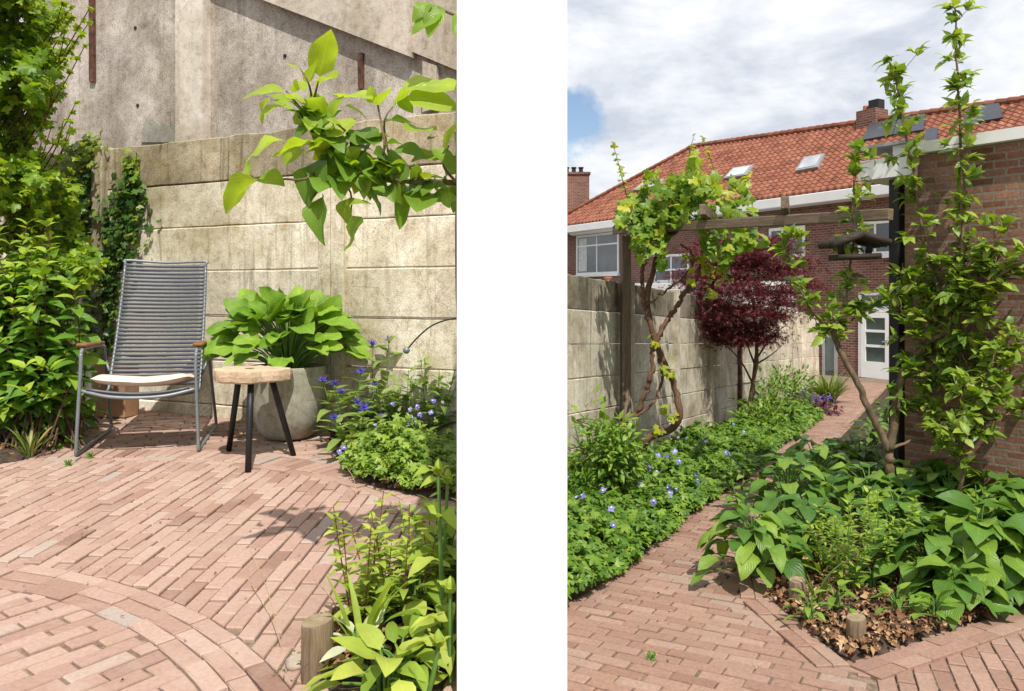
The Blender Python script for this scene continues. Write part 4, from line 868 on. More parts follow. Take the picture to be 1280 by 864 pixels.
mb.add(V, F); mb.build('seat', M['slice'], stool, smooth=False)
mb = MB(); c = np.array((sc_[0]+0.0, sc_[1]-0.02, sz+0.527)); mb.add([c+np.array((math.cos(a)*0.03, math.sin(a)*0.02, 0)) for a in np.linspace(0, 6.28, 8, endpoint=False)], [tuple(range(8))]); mb.build('knot', M['bark'], stool)
for px, py in ((286, 563), (310, 590), (367, 570)):
    f = PL(px, py); t = np.array((sc_[0]+(f[0]-sc_[0])*0.5, sc_[1]+(f[1]-sc_[1])*0.42, sz+0.453)); mb = MB(); mb.tube([f, f*0.3+t*0.7, t], [0.0165, 0.018, 0.018], 10); mb.build('leg', M['black'], stool, smooth=True)
# ---- planter with hosta
pc = np.array((-1.455, 5.19)); pz = zL(*pc); mb = MB()
prof = [(0.0, 0.0), (0.10, 0.0), (0.145, 0.012), (0.18, 0.05), (0.212, 0.13), (0.231, 0.23), (0.239, 0.34), (0.242, 0.44), (0.244, 0.462), (0.239, 0.471), (0.229, 0.468), (0.224, 0.44), (0.220, 0.41), (0.0, 0.41)]
pot = thing('planter', 'large glazed grey green planter pot holding the hosta', 'planter', (pc[0], pc[1], pz))
mb.lathe(prof, (pc[0], pc[1], pz), 56); mb.build('pot', M['pot'], pot, smooth=True)
mb = MB(); mb.lathe([(0.0, 0.43), (0.12, 0.432), (0.2195, 0.42)], (pc[0], pc[1], pz), 24); mb.build('potting_soil', M['soil'], pot)
hb_ = np.array((pc[0], pc[1], pz+0.425)); th = thing('hosta', 'lush green hosta with broad ribbed leaves overflowing the planter', 'plant', hb_); lb = LB('hosta'); st = MB()
nh = 120
for i in range(nh):
    f = (i+0.5)/nh; a = i*2.39996+random.uniform(-0.25, 0.25); o = horiz(a); o[1] *= 0.72
    rad = 0.06+0.36*f**0.8; h = 0.27*(1-f**2.2)+0.105+random.uniform(-0.04, 0.05); p = hb_+o*rad+UP*h
    if (p[:2]-LA).dot(ln_) < 0.03: p[:2] += ln_*(0.03-(p[:2]-LA).dot(ln_))
    d = nrm(o)*(0.6+0.4*f)+UP*((1.0 if random.random() < 0.5 and f < 0.5 else 0.5)-0.62*f)+np.array((0, -0.22*(1-f), 0))+rv(0.14)
    lb.add(p, d, UP*0.75+nrm(o)*0.45+np.array((0, -0.4, 0))+rv(0.16), 0.205*random.uniform(0.75, 1.15)*(1.0-0.1*f), random.uniform(0.15, 0.9), random.uniform(1.05, 1.35))
    cv = curve([hb_+nrm(o)*0.05*f, hb_+o*rad*0.5+UP*h*0.7, p], 6); st.tube(cv, np.linspace(0.006, 0.004, len(cv)), 5)
lb.build('leaves', M['hosta_leaf'], th); st.build('stalks', M['stem'], th)

# ---- metal rod with a ball
y_ = 4.65; P = [at(x, y, y_) for x, y in ((509, 437), (520, 424), (537, 409), (555, 401), (575, 398), (594, 402))]; foot = np.array((P[-1][0]+0.05, y_+0.02, zL(0, y_)))
gs = thing('garden_stake', 'thin curved metal rod ending in a small dark ball above the flowers', 'garden stake', foot)
mb = MB(); mb.tube(curve(P+[np.array((P[-1][0]+0.04, y_, P[-1][2]-0.25)), foot], 40), 0.0045, 8); mb.build('rod', M['black'], gs, smooth=True)
mb = MB(); c = at(508, 438, y_); mb.lathe([(0, -0.021), (0.012, -0.0175), (0.019, -0.009), (0.021, 0), (0.019, 0.009), (0.012, 0.0175), (0, 0.021)], c, 16); mb.build('ball', M['frame'], gs, smooth=True)

# ================================================================== LEFT GARDEN: plants
# climbing hedge on the far left
hc = PL(15, 540); base = np.array((-3.75, 6.0, zL(0, 6.0)))
lb = LB('vine'); hm_ = MB(); hedge = thing('climbing_hedge', 'tall bright green climbing hedge covering the far left corner above the shrub', 'hedge', base)
for i in range(8200):
    v = random.random(); py = -40+v*420
    right = 78+34*math.sin(py*0.021+1.0)+16*math.sin(py*0.06)+ (18 if 150 < py < 330 else 0)-(34 if py < 60 else 0)
    px = right-abs(random.gauss(0, 1))*40-(random.random()**1.3)*75
    dp = 5.55+0.28*math.sin(py*0.05)+random.gauss(0, 0.18)+0.35*max(0, (px-right+50)/60)*0.6+0.12*math.sin(px*0.1)
    cl_ = math.sin(px*0.13+py*0.05)*math.sin(py*0.11-px*0.04)
    if cl_ < -0.45 and random.random() < 0.75: continue
    p = at(px, py, dp+0.15*(cl_ < 0)); o = nrm(np.array((0.55, -0.8, 0.1))+rv(0.4))
    lb.add(p, o*0.8-UP*0.25+rv(0.3), UP*0.85+o*0.6+rv(0.3), 0.082*random.uniform(0.6, 1.3), min(1, max(0, random.gauss(0.55, 0.22))), 0.9)
for i in range(26):
    py = random.uniform(-60, 300); x0 = random.uniform(20, 80); p0 = at(x0-60, py+120, 5.8); p1 = at(x0, py+30, 5.5); p2 = at(x0+random.uniform(10, 45), py-random.uniform(10, 45), 5.3); cv = curve([p0, p1, p2], 8); hm_.tube(cv, np.linspace(0.007, 0.0025, len(cv)), 5)
    for q in cv[2:]: 
        for _ in range(3): lb.add(q, rv(1)+UP*0.2, UP+rv(0.4), 0.062*random.uniform(0.6, 1.1), random.uniform(0.55, 1.0), 0.9)
lb.build('foliage', M['hedge_leaf'], hedge); hm_.tube(curve([base, base+np.array((0.05, 0, 1.2)), base+np.array((0, 0, 3.6))], 14), 0.035, 8); hm_.build('stems', M['twig'], hedge)
# broad leaved shrub below
base = PL(20, 578); th = thing('broad_leaved_shrub', 'dense shrub with large glossy pointed leaves left of the chair', 'shrub', base); lb = LB('shrub'); sm = MB()
for i in range(78):
    px = random.uniform(-65, 98); lo = 535 if px < 60 else 460; py = random.uniform(285, lo)
    if px > 104-abs(py-385)*0.10: px -= 50
    dp = random.uniform(4.72, 5.3)-0.15*(py > 420); tip = at(px, py, dp); b = base+np.array((random.uniform(-0.55, 0.2), random.uniform(0.15, 0.5), 0))
    mid = (b+tip)/2+np.array((random.uniform(-0.1, 0.1), 0.12, 0.1)); cv = curve([b, mid, tip+UP*0.02], 12); sm.tube(cv, np.linspace(0.006, 0.0028, len(cv)), 5)
    for k in range(4, 14):
        t = k/13; x = t*(len(cv)-1); j = min(int(x), len(cv)-2); p = cv[j]+(cv[j+1]-cv[j])*(x-j)
        for s_ in (0, math.pi):
            o = horiz(k*1.571+i+s_+random.gauss(0, 0.25)); fresh = t > 0.9
            lb.add(p, o+UP*(-0.12+(0.9 if fresh else 0.15*t))+np.array((0, -0.25, 0))+rv(0.12), UP+np.array((0, -0.35, 0))+rv(0.18), 0.185*random.uniform(0.7, 1.1)*(0.6 if fresh else 1-0.15*t), (random.uniform(0.75, 1) if fresh else min(0.8, max(0.05, random.gauss(0.4, 0.18)))))
lb.build('leaves', M['shrub_leaf'], th); sm.build('stems', M['twig'], th)
for q, rr, n_, lbl in (((30, 566), (0.30, 0.2, 0.20), 150, 'low leafy growth under the broad leaved shrub at the left edge'), ((72, 548), (0.24, 0.2, 0.15), 110, 'low leafy growth beside the chair leg under the shrub')):
    bush('undergrowth', lbl, 'plant', PL(*q), PL(*q)+UP*(rr[2]*0.9)+np.array((0, 0.12, 0)), rr, n_, 0.12, 'shrub', M['shrub_leaf'], stems=4, tones=(0.0, 0.5))
# ivy strands on the fence
def ivy(name, label, spots, n, dep, sz_):
    p0 = onfence(spots[-1][0]); b = np.array((p0[0], p0[1], zL(*p0))); th = thing(name, label, 'ivy', b); lb = LB('ivy'); sm = MB()
    S = np.array(spots, float)
    ctr = [];
    for i in range(n):
        t = random.random()*(len(S)-1); j = int(t); q = S[j]+(S[min(j+1, len(S)-1)]-S[j])*(t-j); px = q[0]+random.gauss(0, 0.34)*q[2]; py = q[1]+random.gauss(0, 6)
        g = onfence(px)+ln_*(0.03+abs(random.gauss(0, dep))); p = np.array((g[0], g[1], CAMZ+(HOR-py)*g[1]/FOC))
        o = np.array((*ln_, 0)); lb.add(p, rv(0.5)-UP*0.55+np.array((*ld, 0))*random.uniform(-.6, .6)+o*0.3, o+UP*0.55+rv(0.2), sz_*random.uniform(0.5, 1.25), random.uniform(0.75, 1) if random.random() < 0.10 or py < 215 else random.uniform(0, 0.7))
    P = []
    for q in S: g = onfence(q[0])+ln_*0.035; P.append((g[0], g[1], CAMZ+(HOR-q[1])*g[1]/FOC))
    cv = curve(P, 30, 0.006); sm.tube(cv, 0.007, 5); lb.build('leaves', M['ivy_leaf'], th); sm.build('stems', M['twig'], th); return th
ivy('ivy', 'ivy strand climbing the concrete fence just above the chair back', [(171, 200, 6), (172, 225, 14), (166, 250, 40), (158, 290, 44), (148, 325, 40), (140, 380, 30), (136, 450, 24)], 950, 0.035, 0.068)
ivy('ivy', 'dark ivy mass hanging around the fence post beside the hedge', [(126, 178, 12), (112, 195, 34), (104, 230, 46), (108, 270, 36), (112, 320, 40), (122, 370, 44), (118, 430, 50)], 1300, 0.07, 0.068)
# small plants at the foot of the shrub
def tuft(name, label, cat, base, n, h, spread, mat, kind='grass', group=None, tones=(0, 1), upb=1.0):
    th = thing(name, label, cat, base, 0, group); lb = LB(kind)
    for i in range(n):
        a = random.random()*6.3; o = horiz(a); lb.add(np.asarray(base)+o*spread*0.25*random.random(), o*random.uniform(0.1, 0.8)*spread/h+UP*upb, o*-0.6+UP*0.5+rv(0.2), h*random.uniform(0.55, 1.15), random.uniform(*tones))
    lb.build('blades', M[mat], th); return th
tuft('grass_tuft', 'strappy green tuft at the foot of the broad leaved shrub', 'grass', PL(36, 572), 26, 0.24, 0.16, 'grass', 'strap')
tuft('grass_tuft', 'thin wispy grass tuft on the soil beside the shrub tuft', 'grass', PL(62, 556), 30, 0.13, 0.16, 'grass', 'grass')
fm = PL(78, 540)
def tiny_flowers(th, tips):
    for tip, d in tips:
        for k in range(2): geranium_flower(th, tip+rv(0.012), nrm(np.array((0, -0.5, 0.8))+rv(0.3)), 0.016)
stems_plant('forget_me_not', 'low plant with tiny pale blue flowers under the broad leaved shrub', 'plant', fm, 0.13, 9, 0.16, 5, 0.05, 'lance', M['perennial'], flower=tiny_flowers, srad=0.002)
# cornflowers
def cornflower(th, tips):
    for tip, d in tips:
        lb = LB('corn'); a0 = random.random()*6
        for k in range(3):
            nn = nrm(np.array((0, -0.3, 1.0))+rv(0.25)); x = nrm(np.cross(nn, horiz(a0+k*2))); lb.add(tip+UP*0.006*k, x, nn, 0.084-0.020*k, random.uniform(0, 0.7)+0.3*(k == 2))
        for k in range(9): a = k*0.7+a0; lb.add(tip, horiz(a)+UP*0.5, UP, 0.055, random.random()*0.8, 0.4)
        lb.build('flower', M['corn'], th, smooth=False)
        mb = MB(); mb.lathe([(0, -0.022), (0.008, -0.018), (0.010, -0.008), (0.006, 0.003), (0, 0.004)], tip, 8); mb.build('flower_bud', M['stem'], th)
CF = [((432, 560), 0.50, 2, 'cornflower with two violet blue heads leaning out beside the planter', (-0.12, 0, 0)), ((448, 552), 0.36, 2, 'short cornflower with a purple tinged head between planter and geranium', (0, -0.1, 0)),
      ((470, 548), 0.62, 1, 'tallest cornflower with one dark blue head against the cracked fence panel', (0.05, 0, 0)), ((440, 575), 0.30, 2, 'low cornflower foliage at the brick edge with a pair of fading heads', (-0.05, -0.1, 0))]
for q, h, ns, lbl, ln2 in CF: stems_plant('cornflower', lbl, 'flower', PL(*q)+np.array((0, 0, 0.02)), h*1.02, ns+1, 0.17, 11, 0.20, 'lance', M['perennial'], 'cornflowers in the flower bed', lean=ln2, flower=cornflower, srad=0.0045, tones=(0.5, 1.0), wid=1.45, updir=0.3, taper=0.35)
for q, h, ns, lbl in (((500, 560), 0.52, 4, 'upright leafy perennial behind the geranium under the metal ball'), ((540, 556), 0.55, 5, 'upright leafy perennial behind the geranium nearest the added white wall'), ((478, 552), 0.34, 5, 'bushy dark leaved perennial between cornflowers and fence')):
    stems_plant('leafy_perennial', lbl, 'plant', PL(*q)+np.array((0, 0.05, 0.02)), h, ns+1, 0.22, 13, 0.17, 'lance', M['perennial'], 'leafy perennials along the fence', tones=(0.35, 1.0), wid=1.6, updir=0.4)
# geranium mound
def geranium(name, label, poly, zf, hgt, dens, sz_, mat, nf, group=None, tones=(0.1, 0.95), fsz=0.036, crown=0.35):
    P = np.array([np.asarray(p)[:2] for p in poly]); ins = inpoly(P); c = P.mean(0); th = thing(name, label, 'flower', (c[0], c[1], zf(*c)), 0, group); lb = LB('geran'); st = MB()
    x0, y0 = P.min(0); x1, y1 = P.max(0); n = int((x1-x0)*(y1-y0)*dens); tops = []
    f1, f2 = random.uniform(0, 6), random.uniform(0, 6)
    for i in range(n):
        q = np.array((random.uniform(x0, x1), random.uniform(y0, y1)))
        if not ins(q): continue
        d = sdist(P, q); h = hgt*min(1, (d+0.05)/crown)**0.55*(0.74+0.20*math.sin(q[0]*9+f1)+0.20*math.sin(q[1]*7+q[0]*4+f2)+0.20*math.sin(q[0]*19+f2)*math.sin(q[1]*17+f1))+(abs(random.gauss(0, 0.05)) if random.random() < 0.2 else 0)
        z = zf(*q)+0.03+h*(1-abs(random.gauss(0, 0.30))); p = np.array((q[0], q[1], max(z, zf(*q)+0.03)))
        o = nrm(rv(1)*np.array((1, 1, 0.1))); lb.add(p, o+UP*random.uniform(-0.35, 0.25), UP+np.array((0, -0.25, 0))+rv(0.32), sz_*random.uniform(0.55, 1.2), random.uniform(*tones))
        if h > hgt*0.55: tops.append(p+UP*(hgt*0.12))
    lb.build('foliage', M[mat], th, smooth=False)
    for k in range(min(nf, len(tops))):
        p = tops[random.randrange(len(tops))]+UP*random.uniform(0.02, 0.09); geranium_flower(th, p, nrm(np.array((random.gauss(0, 0.3), -0.75, 0.7))), fsz*random.uniform(0.8, 1.2))
    return th
gp = [PL(*p) for p in ((428, 590), (440, 604), (475, 613), (530, 622), (575, 625))]+[np.array((-0.2, 4.2)), np.array((-0.3, 4.75)), PL(500, 570), PL(445, 572)]
gth = geranium('geranium', 'fresh green geranium mound with violet blue flowers at the patio edge', gp, zL, 0.235, 4200, 0.058, 'geranium_leaf', 4, tones=(0.2, 1.0))
for px, py in ((425, 564), (430, 560), (508, 530), (515, 522), (512, 512), (520, 528), (525, 517), (539, 516), (541, 501), (554, 557), (506, 538), (521, 508)):
    p = at(px, py, 4.42 if px > 450 else 4.25); geranium_flower(gth, p, nrm(np.array((random.gauss(0, 0.25), -0.8, 0.55))), 0.040)
# ---- apple tree beside the added white wall; its branch reaches over the patio
ab = np.array((-0.225, 3.55, zL(0, 3.55))); ap = thing('apple_tree', 'young apple tree whose leafy branch reaches into the top of the left view', 'tree', ab)
tr_ = MB(); tr_.tube(curve([ab, ab+np.array((0.01, 0, 0.6)), ab+np.array((-0.005, -0.05, 1.15)), ab+np.array((0.0, -0.1, 1.9))], 16), np.linspace(0.028, 0.014, 17)[:len(curve([ab, ab, ab, ab], 16))], 8); tr_.build('trunk', M['apple_bark'], ap, smooth=True)
DB = 2.55
def bp(x, y, dd=0.0): return at(270+x/2.851, 17+y/2.851, DB+dd)
br = MB(); j0 = ab+np.array((-0.005, -0.05, 1.17)); main = curve([j0, bp(980, 640, 0.45), bp(860, 605, 0.15), bp(700, 600), bp(560, 575), bp(470, 545), bp(410, 500), bp(370, 440), bp(310, 350), bp(250, 275)], 46); br.tube(main, np.linspace(0.012, 0.0035, len(main)), 7)
for pts in ([(410, 500), (380, 540), (320, 590), (250, 590), (150, 592), (125, 575)], [(560, 575), (600, 480), (590, 400), (575, 320), (565, 270)], [(700, 600), (640, 590), (610, 470), (600, 380), (640, 320)], [(860, 605), (810, 540), (830, 470)], [(470, 545), (480, 450), (440, 400), (400, 380)], [(370, 440), (345, 320), (330, 250), (300, 195)], [(430, 530), (440, 590), (480, 640), (480, 740)], [(560, 575), (570, 620), (550, 650)], [(640, 590), (640, 640), (690, 650)], [(345, 320), (365, 240)]):
    cv = curve([bp(x, y, random.uniform(-0.08, 0.08)*(i > 0)) for i, (x, y) in enumerate(pts)], 12); br.tube(cv, np.linspace(0.0055, 0.0022, len(cv)), 5)
br.build('branch', M['apple_bark'], ap, smooth=True)
lb = LB('apple')
LV = [(370,225,400,48,.97),(330,250,350,170,.9),(245,280,88,270,.75),(250,320,135,360,.8),(250,300,330,310,.85),(240,450,80,475,.8),(360,455,200,480,.85),(300,470,235,530,.7),(145,590,20,670,.75),(120,575,95,520,.75),(150,590,232,590,.55),(380,380,345,270,.8),(400,390,430,290,.75),(395,440,495,370,.97),(440,300,550,290,.85),(630,320,822,160,.8),(680,300,870,310,.85),(820,490,862,350,.85),(590,390,715,350,.5),(620,440,510,430,.15),(640,480,740,500,.3),(690,420,780,390,.65),(560,500,645,530,.12),(370,520,290,650,.2),(385,600,318,680,.2),(385,650,345,805,.3),(430,580,450,640,.25),(470,660,455,755,.6),(455,690,545,660,.6),(540,640,610,710,.2),(483,720,512,860,.45),(640,640,690,735,.35),(740,640,718,690,.35),(770,650,860,660,.4),(690,610,800,565,.6),(580,560,680,510,.6),(700,530,800,490,.55),(815,560,870,520,.5),(300,270,260,240,.85),(250,180,300,200,.95),(300,240,320,260,.9),(420,460,370,500,.95),(440,460,400,500,.6),(755,450,790,430,.4),(430,230,350,235,.75),(565,320,545,260,.8),(580,330,620,260,.93),(460,330,550,360,.8),(450,400,400,370,.7),(520,500,580,420,.2),(500,470,560,380,.25),(480,600,440,560,.3),(600,640,560,600,.3),(700,560,740,610,.3),(640,650,720,600,.45),(600,470,660,450,.25),(560,470,520,400,.3),(330,300,390,330,.75),(300,330,390,400,.7),(480,480,560,470,.3),(520,560,600,600,.3),(400,560,370,600,.35),(450,500,470,580,.3),(190,300,130,375,.75),(200,310,290,350,.7),(820,640,830,690,.45),(850,420,880,480,.6),(780,480,850,560,.5),(655,300,700,350,.6)]
for x0, y0, x1, y1, tn in LV:
    a = bp(x0, y0, random.uniform(-0.09, 0.09)); b = bp(x1, y1, random.uniform(-0.10, 0.06)); l = np.linalg.norm(b-a); lb.add(a, b-a, np.array((random.gauss(0, 0.35), -random.uniform(0.1, 0.8), random.uniform(0.35, 1))), max(l, 0.045)*1.06, min(1, tn+0.12), random.uniform(1.1, 1.4)*(1.0 if l > 0.09 else 1.15))
for i in range(110):
    q = main[random.randrange(8, len(main)-4)]; lb.add(q+rv(0.012), rv(1)+UP*0.2, UP+rv(0.5)-np.array((0, 0.4, 0)), random.uniform(0.06, 0.125), random.uniform(0.2, 1.0), 1.25)
for x0, y0, x1, y1 in ((800, -10, 700, 45), (790, -30, 760, 60), (900, 40, 830, 110), (880, 10, 850, 60), (760, -40, 700, 0)):
    a = bp(x0, y0); b = bp(x1, y1, -0.05); lb.add(a, b-a, UP*0.6+np.array((0.2, -0.6, 0)), np.linalg.norm(b-a)*1.1, 0.6, 1.1)
lb.build('leaves', M['apple_leaf'], ap)
up_ = MB(); up_.tube(curve([ab+np.array((0, -0.1, 1.85)), bp(960, 60, 0.2), bp(860, 10), bp(790, -20)], 14), 0.005, 6); up_.build('branch', M['apple_bark'], ap, smooth=True)

# ---- foreground bed, left
def stake(label, p, r, h, lean=(0, 0), group='round wooden stakes edging the beds'):
    p = np.asarray(p, float); th = thing('edging_log', label, 'log', p, 0, group); mb = MB(); k = 22; V = []
    wob = [1+0.035*math.sin(3*a+p[0]*9)+0.025*math.sin(7*a) for a in np.linspace(0, 2*math.pi, k, endpoint=False)]
    for f in (-0.35, 0.3, 0.7, 0.95, 1.0):
        for i in range(k):
            a = 2*math.pi*i/k; rr = r*wob[i]*(0.94 if f == 1.0 else 1)*(1+random.gauss(0, 0.008)); V.append((p[0]+rr*math.cos(a)+lean[0]*h*f, p[1]+rr*math.sin(a)+lean[1]*h*f, p[2]+h*f+(0.006*math.sin(a+1) if f > .8 else 0)))
    F = [(j*k+i, j*k+(i+1) % k, (j+1)*k+(i+1) % k, (j+1)*k+i) for j in range(4) for i in range(k)]; mb.add(V, F); mb.build('stake', M['log'], th, smooth=True)
    c = MB(); t = V[-k:]; m_ = np.mean(t, 0); c.add([tuple(q) for q in t]+[tuple(m_-UP*0.004)], [(i, (i+1) % k, k) for i in range(k)]); c.build('end_grain', M['logtop'], th); return th
stake('round weathered stake at the corner of the left front bed', PL(396, 846), 0.043, 0.155)
def stone(label, p, s): 
    p = np.asarray(p, float); bm = bmesh.new(); bmesh.ops.create_icosphere(bm, subdivisions=2, radius=1)
    mb = MB(); bm.verts.ensure_lookup_table(); V = np.array([v.co[:] for v in bm.verts]); V *= (1+0.12*np.sin(V[:, :1]*4+p[0]*5)+0.1*np.cos(V[:, 1:2]*5)); V = V*np.array(s)+p+UP*s[2]*0.45; F = [[v.index for v in f.verts] for f in bm.faces]; bm.free(); mb.add(V, F); return tag(mb.build('stone', M['stone'], base=p, smooth=True), label, 'stone')
stone('small pale stone beside the stake of the left front bed', PL(371, 834), (0.034, 0.03, 0.022))
def litter(name, poly, zf, n, sz_, h=0.03):
    P = np.array([np.asarray(p)[:2] for p in poly]); ins = inpoly(P); lb = LB('litter'); x0, y0 = P.min(0); x1, y1 = P.max(0)
    for i in range(n):
        q = np.array((random.uniform(x0, x1), random.uniform(y0, y1)))
        if ins(q): lb.add((q[0], q[1], zf(*q)+h+random.random()*0.025), rv(1)*np.array((1, 1, 0.25)), UP+rv(0.45), sz_*random.uniform(0.5, 1.25), random.random(), random.uniform(0.7, 1.2))
    return tag(lb.build(name, M['litter'], smooth=False), kind='stuff')
litter('leaf_litter', [PL(*p) for p in ((395, 860), (400, 800), (450, 765), (560, 735), (600, 860))], zL, 520, 0.055, 0.045)
litter('leaf_litter', [PL(*p) for p in ((470, 612), (530, 624), (575, 628), (575, 612), (470, 606))], zL, 110, 0.05)
litter('leaf_litter', [PL(*p) for p in ((5, 580), (70, 564), (105, 520), (60, 520), (0, 545))], zL, 260, 0.05)
stems_plant('willowherb', 'wispy plant with narrow leaves and reddish stems at the left edge of the front bed', 'plant', PL(452, 800), 0.44, 5, 0.09, 22, 0.066, 'lance', M['lime_leaf'], stemmat=M['redstem'], srad=0.0028, tones=(0.2, 0.9), wid=1.7, taper=0.3)
stems_plant('willowherb', 'wispy plant with narrow leaves beside the tall budding stem', 'plant', PL(500, 800), 0.40, 5, 0.13, 22, 0.066, 'lance', M['lime_leaf'], stemmat=M['redstem'], srad=0.0028, tones=(0.1, 0.8), wid=1.7, taper=0.3)
stems_plant('willowherb', 'bushy fine leaved plant in the corner by the added white wall', 'plant', PL(535, 770), 0.36, 7, 0.13, 18, 0.06, 'lance', M['lime_leaf'], srad=0.0026, tones=(0.05, 0.75), wid=1.4, taper=0.3)
th = tuft('iris', 'upright sword shaped leaves rising behind the stake', 'plant', PL(455, 838), 7, 0.34, 0.10, 'lime_leaf', 'strap', tones=(0.2, 0.7), upb=1.3)
def budded(label, p, h, lean, ll, n, dy=0.0):
    p = np.asarray(p, float); th = thing('tall_budding_plant', label, 'plant', p, 0, 'budding plants with broad pale leaves'); sm = MB(); lb = LB('big'); tip = p+UP*h+np.asarray(lean, float); cv = curve([p, (p+tip)/2+np.asarray(lean)*0.1, tip], 12); sm.tube(cv, np.linspace(0.0075, 0.005, len(cv)), 7)
    for k in range(n):
        t = 0.10+0.9*(k/(n-1)); q = cv[min(len(cv)-1, int(t*(len(cv)-1)))]
        for s_ in (0, math.pi):
            o = horiz(k*1.571+s_+0.4+random.gauss(0, 0.2)); lb.add(q+o*0.006, o+UP*(0.25+0.3*t), UP+rv(0.12), ll*random.uniform(0.8, 1.1)*(1-0.35*t), random.uniform(0.3, 0.95), 0.95)
    for k in range(4): lb.add(tip-UP*0.01, horiz(k*1.57)*0.25+UP, -horiz(k*1.57), 0.05, random.uniform(0.6, 1), 1.2)
    lb.build('leaves', M['lime_leaf'], th); sm.build('stem', M['stem'], th)
    mb = MB(); mb.lathe([(0, -0.008), (0.011, 0), (0.014, 0.012), (0.009, 0.03), (0, 0.042)], tip, 10); mb.build('bud', M['lime_leaf'], th, smooth=True)
budded('tall stem with paired broad leaves and a green bud beside the added white wall', PL(538, 846)+np.array((0.03, 0.1, 0.03)), 0.50, (-0.02, 0.03, 0), 0.15, 5)
budded('lower budding stem with large pale leaf in the front bed corner', PL(560, 880)+np.array((0.0, 0.08, 0.02)), 0.24, (0.0, 0.0, 0), 0.17, 4)
budded('short budding stem close to the front edge of the bed', PL(530, 900)+np.array((0.0, 0.06, 0.02)), 0.14, (0.03, 0.0, 0), 0.15, 3)
rosette('lambs_ear', 'small pale silvery rosette next to the stake', 'plant', PL(447, 842)+UP*0.02, 12, 0.10, 0.09, 0.085, 'shrub', M['silver'], lift=0.5)
rosette('lime_leaved_clump', 'light green broad leaved clump along the front edge of the left bed', 'plant', PL(500, 862)+UP*0.02, 20, 0.20, 0.10, 0.12, 'shrub', M['lime_leaf'], lift=0.4)
rosette('lime_leaved_clump', 'light green leaves filling the bed beneath the fine leaved bush', 'plant', PL(560, 830)+UP*0.02, 24, 0.20, 0.13, 0.12, 'shrub', M['lime_leaf'], lift=0.4)
for q, n, rr, hh, ll, lbl in (((470, 800), 18, 0.14, 0.12, 0.10, 'light green leafy clump among dead leaves behind the stake'), ((520, 790), 26, 0.2, 0.2, 0.13, 'light green leafy clump below the wispy plants'), ((480, 880), 20, 0.2, 0.1, 0.14, 'pale broad leaves at the very front of the left bed'), ((560, 760), 26, 0.2, 0.26, 0.13, 'tallest light green leafy clump against the added white wall')):
    rosette('lime_leaved_clump', lbl, 'plant', PL(*q)+UP*0.02, n, rr, hh, ll, 'shrub', M['lime_leaf'], lift=0.45, tones=(0.2, 0.95), wid=1.25)
for q, hh, ns, lbl in (((548, 745), 0.36, 6, 'wispy plant at the back of the front bed by the added white wall'), ((478, 780), 0.30, 5, 'shorter wispy plant between stake and added wall')):
    stems_plant('willowherb', lbl, 'plant', PL(*q), hh, ns, 0.12, 24, 0.062, 'lance', M['lime_leaf'], stemmat=M['redstem'], srad=0.0026, tones=(0.1, 0.9), wid=1.5, taper=0.3)
budded('tallest budding stem rising between brick patio and added white wall', PL(545, 800)+np.array((0.0, 0.05, 0.02)), 0.44, (0.03, 0.02, 0), 0.16, 5)
for lbl, a, b in (('thin dry straw stalk leaning left across the bricks', at(312, 686, 2.7), PL(352, 812)), ('thin dry straw stalk arching over the stake', at(392, 724, 2.5), PL(432, 790)), ('thin dry stalk standing in front of the geranium', at(434, 585, 4.0), PL(446, 622))):
    mb = MB(); cv = curve([a, (a+b)/2+np.array((0.01, 0, 0.015)), b], 8); mb.tube(cv, 0.0014, 5); tag(mb.build('dry_stalk', M['straw'], base=b), lbl, 'stalk')
rosette('weed', 'tiny weed growing between the bricks by the stake', 'plant', PL(385, 838), 7, 0.018, 0.010, 0.014, 'small', M['lime_leaf'])

# ================================================================== RIGHT GARDEN
# ---- pergola
PY = 8.62; pp0 = np.array(((782-640)*PY/FOC, PY)); pz0 = zR(*pp0); ztop = at(0, 283, PY)[2]
pg = thing('pergola', 'weathered timber pergola beam spanning from a post to the outbuilding', 'pergola', (pp0[0], pp0[1], pz0))
mb = MB(); mb.box((pp0[0], pp0[1], (pz0-0.1+ztop-0.10)/2), (0.098, 0.098, ztop-0.10-pz0+0.1), R(8), 0.5, 0.008); mb.build('post', M['post'], pg)
def beam(a, b, w, h, name='beam', ext=0.0):
    a = np.asarray(a, float); b = np.asarray(b, float); d = b-a; l = np.linalg.norm(d); d /= l; a = a-d*ext; b = b+d*ext; l += 2*ext; mb = MB(); mb.box((0, 0, 0), (l, w, h), 0, 0.5, 0.006, 0.0015); o_ = mb.build(name, M['pergola'], pg, local=True)
    x = Vector(d); z = (Vector((0, 0, 1))-x*x.z).normalized(); y = z.cross(x); o_.matrix_local = Matrix.Translation(Vector((a+b)/2)-Vector(pg.location)) @ Matrix((x, y, z)).transposed().to_4x4(); return o_
B0 = at(768, 288, 8.62); B1 = at(1114, 268, 5.95)
beam(B0, B1, 0.06, 0.085); beam(B0+np.array((0.12, 0.32, 0.06)), B1+np.array((0.05, 0.5, 0.05)), 0.05, 0.07)
m1 = B0+(B1-B0)*0.70+UP*0.12; beam(m1+np.array((-0.10, -0.28, 0.0)), m1+np.array((0.22, 0.62, 0.02)), 0.06, 0.10, 'cross_rail'); m1 = B0+(B1-B0)*0.12+UP*0.12; beam(m1+np.array((-0.10, -0.25, 0)), m1+np.array((0.22, 0.6, 0)), 0.06, 0.10, 'cross_rail'); m1 = B0+(B1-B0)*0.42+UP*0.12; beam(m1+np.array((-0.10, -0.25, 0)), m1+np.array((0.22, 0.6, 0)), 0.06, 0.10, 'cross_rail')
